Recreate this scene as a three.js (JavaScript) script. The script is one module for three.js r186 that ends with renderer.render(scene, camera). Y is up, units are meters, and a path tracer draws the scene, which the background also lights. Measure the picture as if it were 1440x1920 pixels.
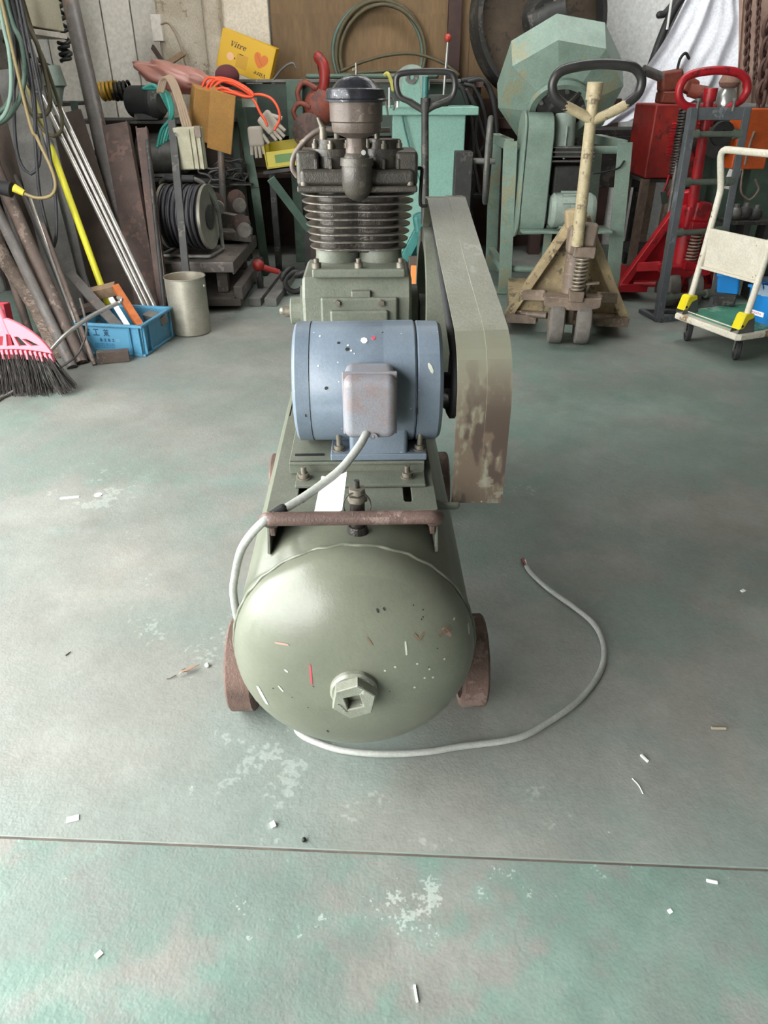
import * as THREE from 'three';
import { RoundedBoxGeometry } from 'three/addons/geometries/RoundedBoxGeometry.js';
import { mergeGeometries, toCreasedNormals } from 'three/addons/utils/BufferGeometryUtils.js';

// ---------------------------------------------------------------- camera, sky, exposure
const scene = new THREE.Scene();
const camera = new THREE.PerspectiveCamera(71.04, 0.75, 0.05, 60);
camera.position.set(0, 1.08, 0);
camera.rotation.set(-0.5365, 0, 0);
scene.background = new THREE.Color(0.985, 1.0, 0.985);
scene.backgroundIntensity = 1.0;
const renderer = new THREE.WebGLRenderer({ antialias: true });
renderer.toneMapping = THREE.LinearToneMapping;
renderer.toneMappingExposure = 12.5;
renderer.shadowMap.enabled = true;

// ---------------------------------------------------------------- seeded random numbers and noise fields
let seedState = 20240611;
function rnd() { seedState = (seedState + 0x6d2b79f5) | 0; let t = Math.imul(seedState ^ (seedState >>> 15), 1 | seedState); t = (t + Math.imul(t ^ (t >>> 7), 61 | t)) ^ t; return ((t ^ (t >>> 14)) >>> 0) / 4294967296; }
const rr = (a, b) => a + (b - a) * rnd();
const clamp = (x, a = 0, b = 1) => Math.min(b, Math.max(a, x));
const sstep = (a, b, x) => { const t = clamp((x - a) / (b - a)); return t * t * (3 - 2 * t); };
const NS = 512;
function noiseField(freq, octaves) {                        // tileable fractal noise, 0..1
  const out = new Float32Array(NS * NS);
  let amp = 1, total = 0, fr = freq;
  for (let o = 0; o < octaves; o++) {
    const g = new Float32Array(fr * fr);
    for (let i = 0; i < g.length; i++) g[i] = rnd();
    for (let y = 0; y < NS; y++) {
      const fy = (y / NS) * fr, iy = Math.floor(fy), ty = fy - iy, sy = ty * ty * (3 - 2 * ty), r0 = (iy % fr) * fr, r1 = ((iy + 1) % fr) * fr;
      for (let x = 0; x < NS; x++) {
        const fx = (x / NS) * fr, ix = Math.floor(fx), tx = fx - ix, sx = tx * tx * (3 - 2 * tx), c0 = ix % fr, c1 = (ix + 1) % fr;
        const a = g[r0 + c0] + (g[r0 + c1] - g[r0 + c0]) * sx, b = g[r1 + c0] + (g[r1 + c1] - g[r1 + c0]) * sx;
        out[y * NS + x] += amp * (a + (b - a) * sy);
      }
    }
    total += amp; amp *= 0.55; fr = Math.min(fr * 2, 256);
  }
  let lo = 1e9, hi = -1e9;
  for (const v of out) { if (v < lo) lo = v; if (v > hi) hi = v; }
  for (let i = 0; i < out.length; i++) out[i] = (out[i] - lo) / (hi - lo);
  return out;
}
const FIELD = { big: noiseField(3, 6), mid: noiseField(8, 5), fine: noiseField(28, 4), grit: noiseField(128, 2), big2: noiseField(4, 6), mid2: noiseField(10, 5) };
const at = (fd, x, y) => fd[((y % NS + NS) % NS) * NS + ((x % NS + NS) % NS)];
const hex = (h) => [(h >> 16) & 255, (h >> 8) & 255, h & 255];
function colourTexture(w, h, fn, srgb = true) {
  const d = new Uint8Array(w * h * 4);
  for (let y = 0; y < h; y++) for (let x = 0; x < w; x++) {
    const c = fn(x, y), i = (y * w + x) * 4;
    d[i] = clamp(c[0], 0, 255); d[i + 1] = clamp(c[1], 0, 255); d[i + 2] = clamp(c[2], 0, 255); d[i + 3] = 255;
  }
  const t = new THREE.DataTexture(d, w, h);
  t.wrapS = t.wrapT = THREE.RepeatWrapping; t.magFilter = THREE.LinearFilter; t.minFilter = THREE.LinearMipmapLinearFilter; t.generateMipmaps = true;
  if (srgb) t.colorSpace = THREE.SRGBColorSpace;
  t.needsUpdate = true;
  return t;
}
const mix3 = (a, b, t) => [a[0] + (b[0] - a[0]) * t, a[1] + (b[1] - a[1]) * t, a[2] + (b[2] - a[2]) * t];
const reliefTexture = colourTexture(NS, NS, (x, y) => { const v = 255 * (0.5 * at(FIELD.fine, x, y) + 0.5 * at(FIELD.grit, x, y)); return [v, v, v]; }, false);
// paint or bare surface with mottling, worn chips and specks; span is the size of the pattern in metres
function surface(base, o = {}) {
  const { alt = base, amount = 0.5, chip, chipAt = 0.72, chip2, chip2At = 0.8, speck, speckAt = 0.965, dark, darkAt = 0.965, span = 0.5, rough = 0.55, metal = 0, relief = 0.0004, grain = 0.08, stretch = 1, spec } = o;
  const A = hex(base), B = hex(alt), C = chip && hex(chip), C2 = chip2 && hex(chip2), S = speck && hex(speck), K = dark && hex(dark), off = Math.floor(rnd() * NS);
  const size = 256;
  const map = colourTexture(size, size, (px, py) => {
    const x = px * 2 + off, y = Math.floor((py * 2) / stretch) + off * 3;
    let c = mix3(A, B, clamp((at(FIELD.mid, x, y) - 0.5) * 2 * amount + 0.5 * amount));
    if (C) c = mix3(c, C, sstep(chipAt, chipAt + 0.05, 0.6 * at(FIELD.big, x, y) + 0.4 * at(FIELD.fine, x, y)));
    if (C2) c = mix3(c, C2, sstep(chip2At, chip2At + 0.04, 0.55 * at(FIELD.mid2, x, y) + 0.45 * at(FIELD.fine, y, x)));
    if (S && at(FIELD.grit, x * 2, y * 2) > speckAt) c = S;
    if (K && at(FIELD.grit, y * 2 + 77, x * 2) > darkAt) c = K;
    const g = 1 + grain * (at(FIELD.grit, x, y) - 0.5) * 2;
    return [c[0] * g, c[1] * g, c[2] * g];
  });
  map.repeat.set(1 / span, 1 / span);
  const m = new THREE.MeshStandardMaterial({ map, roughness: rough, metalness: metal, side: THREE.DoubleSide });
  if (relief) { const b = reliefTexture.clone(); b.repeat.set(4, 4); b.needsUpdate = true; m.bumpMap = b; m.bumpScale = relief; }
  return m;
}
const plain = (h, rough = 0.6, metal = 0) => new THREE.MeshStandardMaterial({ color: h, roughness: rough, metalness: metal, side: THREE.DoubleSide });

// ---------------------------------------------------------------- geometry helpers
const V = (p) => new THREE.Vector3(p[0], p[1], p[2]);
function uvMetres(g0) {                                     // box-projected uv in metres
  const g = g0.index ? g0.toNonIndexed() : g0;
  if (!g.attributes.normal) g.computeVertexNormals();
  const p = g.attributes.position, uv = new Float32Array(p.count * 2), a = new THREE.Vector3(), b = new THREE.Vector3(), c = new THREE.Vector3(), n = new THREE.Vector3();
  for (let i = 0; i < p.count; i += 3) {
    a.fromBufferAttribute(p, i); b.fromBufferAttribute(p, i + 1); c.fromBufferAttribute(p, i + 2);
    n.copy(b).sub(a).cross(c.clone().sub(a));
    const x = Math.abs(n.x), y = Math.abs(n.y), z = Math.abs(n.z);
    [a, b, c].forEach((q, k) => {
      const [s, t] = x >= y && x >= z ? [q.z, q.y] : y >= z ? [q.x, q.z] : [q.x, q.y];
      uv[(i + k) * 2] = s; uv[(i + k) * 2 + 1] = t;
    });
  }
  const out = new THREE.BufferGeometry();
  out.setAttribute('position', p); out.setAttribute('normal', g.attributes.normal); out.setAttribute('uv', new THREE.BufferAttribute(uv, 2));
  return out;
}
function place(g, [x, y, z] = [0, 0, 0], [rx, ry, rz] = [0, 0, 0]) {
  return g.applyMatrix4(new THREE.Matrix4().compose(new THREE.Vector3(x, y, z), new THREE.Quaternion().setFromEuler(new THREE.Euler(rx, ry, rz)), new THREE.Vector3(1, 1, 1)));
}
function box(w, h, d, pos, rot, r = 0.003) {
  r = Math.min(r, w * 0.3, h * 0.3, d * 0.3);
  return place(r > 0.0006 ? new RoundedBoxGeometry(w, h, d, 1, r) : new THREE.BoxGeometry(w, h, d), pos, rot);
}
function rod(a, b, r, r2 = r, seg = 14, open = false) {     // straight round bar from a to b
  const A = V(a), B = V(b), L = A.distanceTo(B), g = new THREE.CylinderGeometry(r2, r, L, seg, 1, open);
  g.translate(0, L / 2, 0);
  g.applyQuaternion(new THREE.Quaternion().setFromUnitVectors(new THREE.Vector3(0, 1, 0), B.clone().sub(A).normalize()));
  return g.translate(A.x, A.y, A.z);
}
function bar(a, b, w, d, up = [0, 0, 1], r = 0.002) {       // rectangular bar from a to b; d is measured along up
  const A = V(a), B = V(b), L = A.distanceTo(B), y = B.clone().sub(A).normalize(), x = y.clone().cross(V(up)).normalize(), z = x.clone().cross(y);
  const rad = Math.min(r, w * 0.3, d * 0.3), g = rad > 0.0006 ? new RoundedBoxGeometry(w, L, d, 1, rad) : new THREE.BoxGeometry(w, L, d);
  g.applyMatrix4(new THREE.Matrix4().makeBasis(x, y, z));
  const M = A.add(B).multiplyScalar(0.5);
  return g.translate(M.x, M.y, M.z);
}
function tube(pts, r, { seg, rad = 8, closed = false, tension = 0.5, caps = true } = {}) {
  const curve = new THREE.CatmullRomCurve3(pts.map(V), closed, 'catmullrom', tension);
  const g = new THREE.TubeGeometry(curve, seg ?? Math.max(8, pts.length * 7), r, rad, closed);
  if (closed || !caps) return g;
  const ends = [0, 1].map((t) => { const s = new THREE.SphereGeometry(r, rad, 4), p = curve.getPoint(t); return s.translate(p.x, p.y, p.z); });
  return mergeGeometries([g, ...ends]);
}
function lathe(profile, seg = 40) { return toCreasedNormals(new THREE.LatheGeometry(profile.map(([x, y]) => new THREE.Vector2(x, y)), seg), 0.55); }   // about y
const alongZ = (g) => g.rotateX(Math.PI / 2);               // y -> z
const alongX = (g) => g.rotateZ(-Math.PI / 2);              // y -> x
function poly(pts) { const s = new THREE.Shape(); pts.forEach(([x, y], i) => (i ? s.lineTo(x, y) : s.moveTo(x, y))); s.closePath(); return s; }
function hole(pts) { const s = new THREE.Path(); pts.forEach(([x, y], i) => (i ? s.lineTo(x, y) : s.moveTo(x, y))); s.closePath(); return s; }
function extrude(shape, depth, bevel = 0.001, curveSegments = 10) {   // in xy, from z = 0 to z = depth
  return new THREE.ExtrudeGeometry(shape, { depth: depth - 2 * bevel, bevelEnabled: bevel > 0, bevelThickness: bevel, bevelSize: bevel, bevelOffset: -bevel, bevelSegments: 1, curveSegments }).translate(0, 0, bevel);
}
function ring(R, r, width, seg = 40) { return lathe([[r, -width / 2], [R, -width / 2], [R, width / 2], [r, width / 2], [r, -width / 2]], seg); }   // axis y
function torus(R, r, pos, rot, seg = 32, rad = 8, arc = Math.PI * 2) { return place(new THREE.TorusGeometry(R, r, rad, seg, arc), pos, rot); }
function hexNut(r, h, pos, rot) { return place(new THREE.CylinderGeometry(r, r, h, 6), pos, rot); }
function ball(r, pos, scale = [1, 1, 1]) { return new THREE.SphereGeometry(r, 18, 12).scale(...scale).translate(...pos); }
function helix(a, b, R, r, turns, per = 14) {
  const A = V(a), B = V(b), y = B.clone().sub(A), L = y.length(); y.normalize();
  const x = new THREE.Vector3(0, 0, 1).cross(y).normalize(), z = y.clone().cross(x), pts = [];
  for (let i = 0; i <= turns * per; i++) { const t = i / per * Math.PI * 2, k = i / (turns * per); const p = A.clone().addScaledVector(y, L * k).addScaledVector(x, R * Math.cos(t)).addScaledVector(z, R * Math.sin(t)); pts.push([p.x, p.y, p.z]); }
  return tube(pts, r, { seg: turns * per, rad: 6 });
}

// ---------------------------------------------------------------- things, parts, setting
const taken = {};
function numbered(n) { const k = taken[n] = (taken[n] ?? -1) + 1; return k ? n + '_' + String(k).padStart(3, '0') : n; }
function part(name, geos, mat, parent, label) {
  const list = (Array.isArray(geos) ? geos : [geos]).map(uvMetres), m = new THREE.Mesh(list.length > 1 ? mergeGeometries(list) : list[0], mat);
  m.name = name; m.castShadow = m.receiveShadow = true; if (label) m.userData.label = label; parent.add(m);
  return m;
}
function thing(name, label, category, [x, y, z] = [0, 0, 0], turn = 0, group) {
  const o = new THREE.Group(); o.name = numbered(name); o.position.set(x, y, z); o.rotation.y = turn; o.userData = { label, category };
  if (group) o.userData.group = group;
  scene.add(o); return o;
}
function single(name, label, category, base, geos, mat, group) {      // a thing of one mesh; shapes given in room coordinates, origin moved to its base
  const list = (Array.isArray(geos) ? geos : [geos]).map(uvMetres), g = list.length > 1 ? mergeGeometries(list) : list[0];
  g.translate(-base[0], -base[1], -base[2]);
  const m = new THREE.Mesh(g, mat); m.name = numbered(name); m.position.set(...base); m.castShadow = m.receiveShadow = true; m.userData = { label, category };
  if (group) m.userData.group = group;
  scene.add(m); return m;
}
function roomPart(name, geos, mat, parent, label) {                   // shapes given in room coordinates under an unturned thing
  const p = parent.position, m = part(name, geos, mat, parent, label);
  m.geometry.translate(-p.x, -p.y, -p.z); return m;
}
function struct(name, geos, mat, parent = scene) {
  const m = part(name, geos, mat, parent); if (parent === scene) m.userData.kind = 'structure';
  return m;
}
const add = (p, q) => [p[0] + q[0], p[1] + q[1], p[2] + q[2]];
const lerp3 = (a, b, t) => [a[0] + (b[0] - a[0]) * t, a[1] + (b[1] - a[1]) * t, a[2] + (b[2] - a[2]) * t];

// ---------------------------------------------------------------- the room
function floorTexture(W, H, greens, paleness, flakes = 0.6) {
  const cGrey = [117, 127, 121], cBrown = [121, 121, 115], cGreen = [78, 126, 111], cDark = [98, 107, 101], cPale = [150, 154, 149], cRed = [136, 120, 112];
  const o1 = Math.floor(rnd() * 512), o2 = Math.floor(rnd() * 512);
  return colourTexture(W, H, (x, y) => {
    const X = x / 2 + o1 | 0, Y = y / 2 + o2 | 0, X4 = x / 4 + o2 | 0, Y4 = y / 4 + o1 | 0;
    const a = at(FIELD.big, X4, Y4), b = at(FIELD.mid, X, Y), c = at(FIELD.fine, X, Y), d = at(FIELD.big2, X4 + 100, Y4 + 40), e = at(FIELD.grit, x, y), m2 = at(FIELD.mid2, X, Y);
    let col = mix3(cGrey, cBrown, sstep(0.3, 0.75, 0.6 * d + 0.4 * b));
    col = mix3(col, cDark, 0.5 * sstep(0.45, 0.8, 0.55 * at(FIELD.big, Y4 + 60, X4) + 0.3 * m2 + 0.15 * c));
    const worn = sstep(0.46, 0.62, 0.5 * a + 0.3 * m2 + 0.2 * c);
    col = mix3(col, cGreen, worn * greens * (0.3 + 0.7 * sstep(0.3, 0.75, b)));
    col = mix3(col, cRed, 0.3 * sstep(0.66, 0.82, 0.6 * at(FIELD.big2, Y4, X4 + 200) + 0.4 * b));
    col = mix3(col, cPale, paleness * sstep(0.4, 0.85, 0.5 * b + 0.3 * at(FIELD.fine, Y, X) + 0.2 * d));
    if (at(FIELD.big, Y4 + 331, X4 + 120) > 0.70 && c * 0.45 + e * 0.3 + at(FIELD.mid2, Y, X) * 0.25 > 0.66) col = mix3(col, [196, 200, 194], flakes);
    if (e > 0.993) col = mix3(col, [225, 226, 222], 0.7); else if (at(FIELD.grit, y, x) > 0.988) col = mix3(col, [66, 68, 64], 0.5);
    const g = 1 + 0.07 * (e - 0.5) + 0.10 * (c - 0.5);
    return [col[0] * g, col[1] * g, col[2] * g];
  });
}
const floorRough = colourTexture(NS, NS, (x, y) => { const v = 120 + 90 * at(FIELD.mid2, x, y) + 30 * (at(FIELD.fine, x, y) - 0.5); return [v, v, v]; }, false);
function floorMaterial(w, h, sizeX, sizeZ, greens, pale, flakes) {
  const map = floorTexture(w, h, greens, pale, flakes); map.repeat.set(1 / sizeX, 1 / sizeZ);
  const rm = floorRough.clone(); rm.repeat.set(0.8, 0.8); rm.needsUpdate = true;
  const bm = reliefTexture.clone(); bm.repeat.set(2.2, 2.2); bm.needsUpdate = true;
  return new THREE.MeshStandardMaterial({ map, roughnessMap: rm, roughness: 0.85, bumpMap: bm, bumpScale: 0.0008 });
}
// two painted concrete bays that meet at an open joint
const jointAt = (x) => -0.7235 + 0.0465 * x;
{
  const rear = poly([[-4.2, -jointAt(-4.2) + 0.002], [4.2, -jointAt(4.2) + 0.002], [4.2, 6.4], [-4.2, 6.4]]);
  const front = poly([[-4.2, -3.2], [4.2, -3.2], [4.2, -jointAt(4.2) - 0.002], [-4.2, -jointAt(-4.2) - 0.002]]);
  const lay = (s) => extrude(s, 0.12, 0.0015).rotateX(-Math.PI / 2).translate(0, -0.12, 0);
  const bayMat = floorMaterial(2048, 2048, 2.1, 2.1, 0.5, 0.35, 0.4); bayMat.map.offset.set(-0.33, 0);
  const fl = struct('floor', lay(rear), floorMaterial(2048, 2048, 4.2, 4.2, 0.36, 0.4, 0.2));
  const bay = part('floor_bay', lay(front), bayMat, fl);
  part('joint_filler', box(8.4, 0.1, 0.03, [0, -0.0525, -0.7235], [0, -0.0465, 0], 0), surface(0x6a6058, { alt: 0x574f49, amount: 0.9, span: 0.3, rough: 0.9 }), fl);
}
const M = {
  wallWhite: surface(0xe2dcd2, { alt: 0xd5cdc1, amount: 0.5, span: 1.6, rough: 0.6 }),
  wallCream: surface(0xddd2c0, { alt: 0xcdc0ab, amount: 0.6, span: 1.2, rough: 0.75 }),
  plaster: surface(0xcfc5b3, { alt: 0xbfb29d, amount: 0.9, chip: 0xa29480, chipAt: 0.72, dark: 0x7a6e5f, darkAt: 0.95, speck: 0xe6dece, speckAt: 0.95, span: 0.7, rough: 0.9, relief: 0.006 }),
  plywood: surface(0x7c6242, { alt: 0x6b5439, amount: 0.9, chip: 0x604a33, chipAt: 0.72, span: 1.5, rough: 0.7, stretch: 5 }),
  darkPost: surface(0x4a332c, { alt: 0x3b2a26, amount: 0.8, span: 0.6, rough: 0.7 }),
  wallGrey: surface(0xe2e2df, { alt: 0xd6d6d2, amount: 0.6, span: 1.5, rough: 0.7 }),
  wallDark: surface(0x6f6d69, { alt: 0x625f5a, amount: 0.8, span: 1.5, rough: 0.8 }),
  ceiling: surface(0x8d8d89, { span: 2, rough: 0.8 }),
  concrete: surface(0x9c9b95, { alt: 0x84837c, amount: 0.8, span: 1, rough: 0.9, relief: 0.002 }),
};
// back wall: a solid wall carrying different claddings
{
  const back = struct('wall_back', box(9, 4.2, 0.15, [0, 2.1, -6.02], undefined, 0), M.wallGrey);
  // white profiled sheets at the left
  let x = -2.32;
  for (let i = 0; i < 4; i++) { const w = i === 3 ? 0.23 : 0.2; part('panel', box(w - 0.008, 3.2, 0.03, [x + w / 2, 2.1, -5.93], undefined, 0.006), M.wallWhite, back); x += w; }
  part('plaster_column', [box(0.34, 3.2, 0.16, [-1.36, 2.1, -5.9], undefined, 0.03), box(0.12, 3.2, 0.22, [-1.15, 2.1, -5.88], undefined, 0.05)], M.plaster, back);
  part('cream_panel', box(0.40, 3.2, 0.06, [-0.98, 2.1, -5.9], undefined, 0.006), M.wallCream, back);
  part('plywood_sheet', box(1.36, 2.2, 0.018, [-0.09, 2.1, -5.92], undefined, 0.002), M.plywood, back);
  part('plywood_sheet', box(0.72, 2.2, 0.018, [0.95, 2.1, -5.925], undefined, 0.002), M.plywood, back);
  part('post', box(0.09, 3.9, 0.09, [0.478, 1.95, -5.89], undefined, 0.004), M.darkPost, back);
  part('skirting_board', box(3.0, 1.0, 0.02, [0.2, 0.5, -5.92], undefined, 0.003), M.darkPost, back);
}
struct('wall_left', box(0.15, 3.4, 3.8, [-2.4, 1.7, -4.15], undefined, 0), M.wallGrey);
struct('wall_right', box(0.15, 4.2, 9.4, [2.95, 2.1, -1.35], undefined, 0), M.wallDark);
struct('wall_front', box(4.5, 3.4, 0.15, [0.8, 1.7, 3.3], undefined, 0), M.wallDark);
struct('wall_over_door', box(0.15, 1.1, 5.5, [-1.5, 2.8, 0.5], undefined, 0), M.wallDark);   // lintel of the wide side door that lights the shop
// roof with a long skylight strip over the machines at the back
struct('ceiling', [box(4.6, 0.12, 7.55, [0.75, 3.4, -0.425], undefined, 0), box(4.6, 0.12, 1.25, [0.75, 3.4, -5.425], undefined, 0), box(0.85, 0.12, 0.6, [2.625, 3.4, -4.5], undefined, 0), box(1.2, 0.12, 3.8, [-1.9, 3.4, -4.15], undefined, 0)], M.ceiling);
struct('ground_yard', box(30, 0.1, 30, [0, -0.2, 0], undefined, 0), M.concrete);

// ---------------------------------------------------------------- the air compressor (local: z = 0 at the front weld of the tank, +z towards the door)
Object.assign(M, {
  olive: surface(0x6b6e60, { alt: 0x636659, amount: 0.7, speck: 0xb9bbad, speckAt: 0.99, dark: 0x33352c, darkAt: 0.988, span: 0.45, rough: 0.3, relief: 0.0002, grain: 0.03 }),
  olive2: surface(0x6a6d62, { alt: 0x5f6357, amount: 0.8, dark: 0x3c3d35, darkAt: 0.975, span: 0.3, rough: 0.45, relief: 0.0005 }),
  motorBlue: surface(0x6c7783, { alt: 0x626e7b, amount: 0.7, speck: 0xd5dae0, speckAt: 0.986, dark: 0x39424c, darkAt: 0.98, span: 0.4, rough: 0.42, relief: 0.0003, grain: 0.04 }),
  motorBox: surface(0x7a7d84, { alt: 0x7d7375, amount: 0.9, chip: 0x7f6d6c, chipAt: 0.72, dark: 0x4a4a4c, darkAt: 0.985, span: 0.16, rough: 0.45, relief: 0.0004 }),
  coverPaint: surface(0x7b7c6e, { alt: 0x72705f, amount: 0.8, chip: 0x86877a, chipAt: 0.66, speck: 0xd8d4ca, speckAt: 0.985, dark: 0x4c4038, darkAt: 0.975, span: 0.4, rough: 0.4, relief: 0.0006 }),
  finIron: surface(0x77716a, { alt: 0x5f5a54, amount: 0.9, chip: 0x8d867c, chipAt: 0.66, span: 0.15, rough: 0.32, metal: 0.5, relief: 0.0006 }),
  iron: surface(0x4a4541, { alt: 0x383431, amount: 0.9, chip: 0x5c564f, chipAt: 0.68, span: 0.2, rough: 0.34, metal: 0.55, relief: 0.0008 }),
  ironWarm: surface(0x62564e, { alt: 0x544a44, amount: 0.8, chip: 0x72665c, chipAt: 0.7, dark: 0x3f3833, darkAt: 0.97, span: 0.2, rough: 0.5, metal: 0.15, relief: 0.0005 }),
  headPaint: surface(0x4d4942, { alt: 0x3f3b36, amount: 0.9, chip: 0x605a50, chipAt: 0.66, dark: 0x2f2c28, darkAt: 0.96, span: 0.2, rough: 0.42, metal: 0.2, relief: 0.0008 }),
  capBlack: surface(0x34343a, { alt: 0x26262a, amount: 0.7, speck: 0xc4c4cc, speckAt: 0.965, chip: 0x74727c, chipAt: 0.70, span: 0.2, rough: 0.28, metal: 0.35, relief: 0.0006 }),
  bolt: surface(0x7d776b, { alt: 0x655f55, amount: 0.8, span: 0.08, rough: 0.45, metal: 0.4 }),
  rustPipe: surface(0x5f4a43, { alt: 0x50403a, amount: 0.8, chip: 0x74615a, chipAt: 0.64, dark: 0x2d2522, darkAt: 0.95, span: 0.2, rough: 0.6, relief: 0.001 }),
  wheelRust: surface(0x655047, { alt: 0x54423b, amount: 0.9, chip: 0x75625a, chipAt: 0.64, dark: 0x392c28, darkAt: 0.96, span: 0.2, rough: 0.8, relief: 0.0015 }),
  rubber: surface(0x1d1d1e, { alt: 0x29292a, amount: 0.6, span: 0.3, rough: 0.7 }),
  greyCable: surface(0x9a9c96, { alt: 0x8b8d88, amount: 0.6, span: 0.3, rough: 0.5, relief: 0 }),
  plugPaint: surface(0x83867a, { alt: 0x77796c, amount: 0.8, chip: 0xa9aa9c, chipAt: 0.7, span: 0.1, rough: 0.42, relief: 0.0006 }),
  white: plain(0xe9e9e6, 0.7), black: plain(0x141414, 0.6),
});
const comp = thing('air_compressor', 'olive two-cylinder air compressor with blue motor on a wheeled tank', 'air compressor', [-0.047, 0, -0.886], 0.0234);
{
  const R = 0.192, TY = 0.305, B = 0.1, LEN = 1.12;
  const prof = [];
  for (let i = 0; i <= 16; i++) { const t = (i / 16) * Math.PI / 2; prof.push([R * Math.sin(t) ** 0.84, B * Math.cos(t) ** 0.92]); }
  prof[0][0] = 0.0001; prof.push([R, -0.004]);
  const front = alongZ(lathe(prof, 72)).translate(0, TY, 0);
  const shell = alongZ(lathe([[R - 0.002, 0.004], [R, 0], [R, -LEN], [R * 0.92, -LEN - 0.05], [R * 0.6, -LEN - 0.09], [0.001, -LEN - 0.1]], 72)).translate(0, TY, 0);
  const tank = part('tank', shell, M.olive, comp, 'olive green cylindrical air tank');
  part('tank_end', front, M.olive, tank);
  // weld bead, a little uneven
  const bead = [];
  for (let i = 0; i < 96; i++) { const t = i / 96 * Math.PI * 2, r = R + 0.0005 + 0.0007 * Math.sin(i * 2.3); bead.push([r * Math.cos(t), TY + r * Math.sin(t), 0.001 + 0.0015 * Math.sin(i * 1.7)]); }
  part('weld_bead', tube(bead, 0.003, { closed: true, seg: 192, rad: 6 }), M.olive, tank);
  // paint scratches and splashes as marks with outlines of their own
  const onEnd = (x, y) => { const r2 = (x * x + (y - TY) ** 2) / (R * R); const st = Math.pow(r2, 0.5 / 0.84); return B * Math.pow(Math.max(0, 1 - st * st), 0.46); };
  const mark = (x0, y0, x1, y1, w, mat, name = 'paint_mark') => {
    const n = 6, pos = [], idx = [];
    for (let i = 0; i <= n; i++) {
      const t = i / n, px = x0 + (x1 - x0) * t, py = y0 + (y1 - y0) * t, dx = y1 - y0, dy = -(x1 - x0), L = Math.hypot(dx, dy) || 1, ww = w * (0.5 + 0.5 * Math.sin(Math.PI * (0.15 + 0.7 * t)));
      for (const s of [-1, 1]) { const qx = px + s * ww * dx / L / 2, qy = py + s * ww * dy / L / 2; pos.push(qx, qy, onEnd(qx, qy) + 0.0007); }
      if (i < n) idx.push(2 * i, 2 * i + 1, 2 * i + 2, 2 * i + 1, 2 * i + 3, 2 * i + 2);
    }
    const g = new THREE.BufferGeometry(); g.setAttribute('position', new THREE.Float32BufferAttribute(pos, 3)); g.setIndex(idx); g.computeVertexNormals();
    return part(name, g, mat, tank);
  };
  const redMark = plain(0xb04650, 0.6), pinkMark = plain(0x94786a, 0.6), whiteMark = plain(0xb4b7a8, 0.6), rustMark = plain(0x6d5c4c, 0.8), darkMark = plain(0x23251f, 0.7);
  mark(-0.064, 0.350, -0.063, 0.312, 0.003, redMark);
  mark(-0.115, 0.378, -0.094, 0.379, 0.0035, pinkMark);
  mark(-0.150, 0.283, -0.138, 0.245, 0.006, whiteMark); mark(-0.115, 0.300, -0.108, 0.290, 0.003, whiteMark); mark(-0.103, 0.335, -0.098, 0.331, 0.003, whiteMark);
  mark(0.076, 0.385, 0.078, 0.362, 0.003, whiteMark); mark(0.088, 0.395, 0.096, 0.384, 0.004, rustMark); mark(0.096, 0.382, 0.104, 0.394, 0.004, rustMark);
  mark(0.128, 0.378, 0.142, 0.390, 0.006, rustMark); mark(0.132, 0.390, 0.146, 0.372, 0.005, pinkMark); mark(0.126, 0.382, 0.148, 0.382, 0.004, rustMark);
  mark(0.176, 0.368, 0.178, 0.352, 0.003, whiteMark); mark(0.02, 0.398, 0.028, 0.384, 0.003, rustMark);
  mark(0.035, 0.438, 0.037, 0.432, 0.003, darkMark); mark(0.044, 0.438, 0.047, 0.434, 0.003, darkMark); mark(-0.045, 0.205, -0.043, 0.198, 0.003, darkMark);
  for (const [x, y] of [[0.093, 0.345], [0.112, 0.33], [0.118, 0.312], [0.105, 0.315], [0.135, 0.34], [0.06, 0.345], [0.02, 0.33], [0.09, 0.30], [0.045, 0.34], [0.15, 0.395]]) mark(x, y, x + 0.002, y - 0.003, 0.003, whiteMark, 'paint_splash');
  for (let i = 0; i < 14; i++) { const x = rr(-0.13, 0.13), y = rr(0.26, 0.45); if (Math.hypot(x, y - TY) < 0.17) mark(x, y, x + 0.001, y - 0.0018, 0.002, darkMark, 'paint_splash'); }
  // drain plug with a square socket
  const plug = part('drain_plug', [alongZ(lathe([[0.001, 0], [0.036, 0], [0.036, 0.012], [0.033, 0.016], [0.001, 0.016]], 32)).translate(0, TY, B - 0.006)], M.plugPaint, comp, 'hexagonal pipe plug with a square socket');
  const hexS = poly([...Array(6)].map((_, i) => { const t = i / 6 * Math.PI * 2 + 0.35; return [0.034 * Math.cos(t), 0.034 * Math.sin(t)]; }));
  const sq = [[-0.0115, -0.0115], [0.0115, -0.0115], [0.0115, 0.0115], [-0.0115, 0.0115]].map(([x, y]) => [x * Math.cos(0.25) - y * Math.sin(0.25), x * Math.sin(0.25) + y * Math.cos(0.25)]);
  hexS.holes.push(hole(sq));
  part('hex_head', extrude(hexS, 0.02, 0.0015).translate(0, TY, B + 0.008), M.plugPaint, plug);
  for (let i = 0; i < 4; i++) part('cast_letter', box(0.0022, 0.006, 0.0014, [-0.0215 + i * 0.0028, TY - 0.004 - i * 0.0042, B + 0.0285], [0, 0, 1.1], 0), M.plugPaint, plug);
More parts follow.
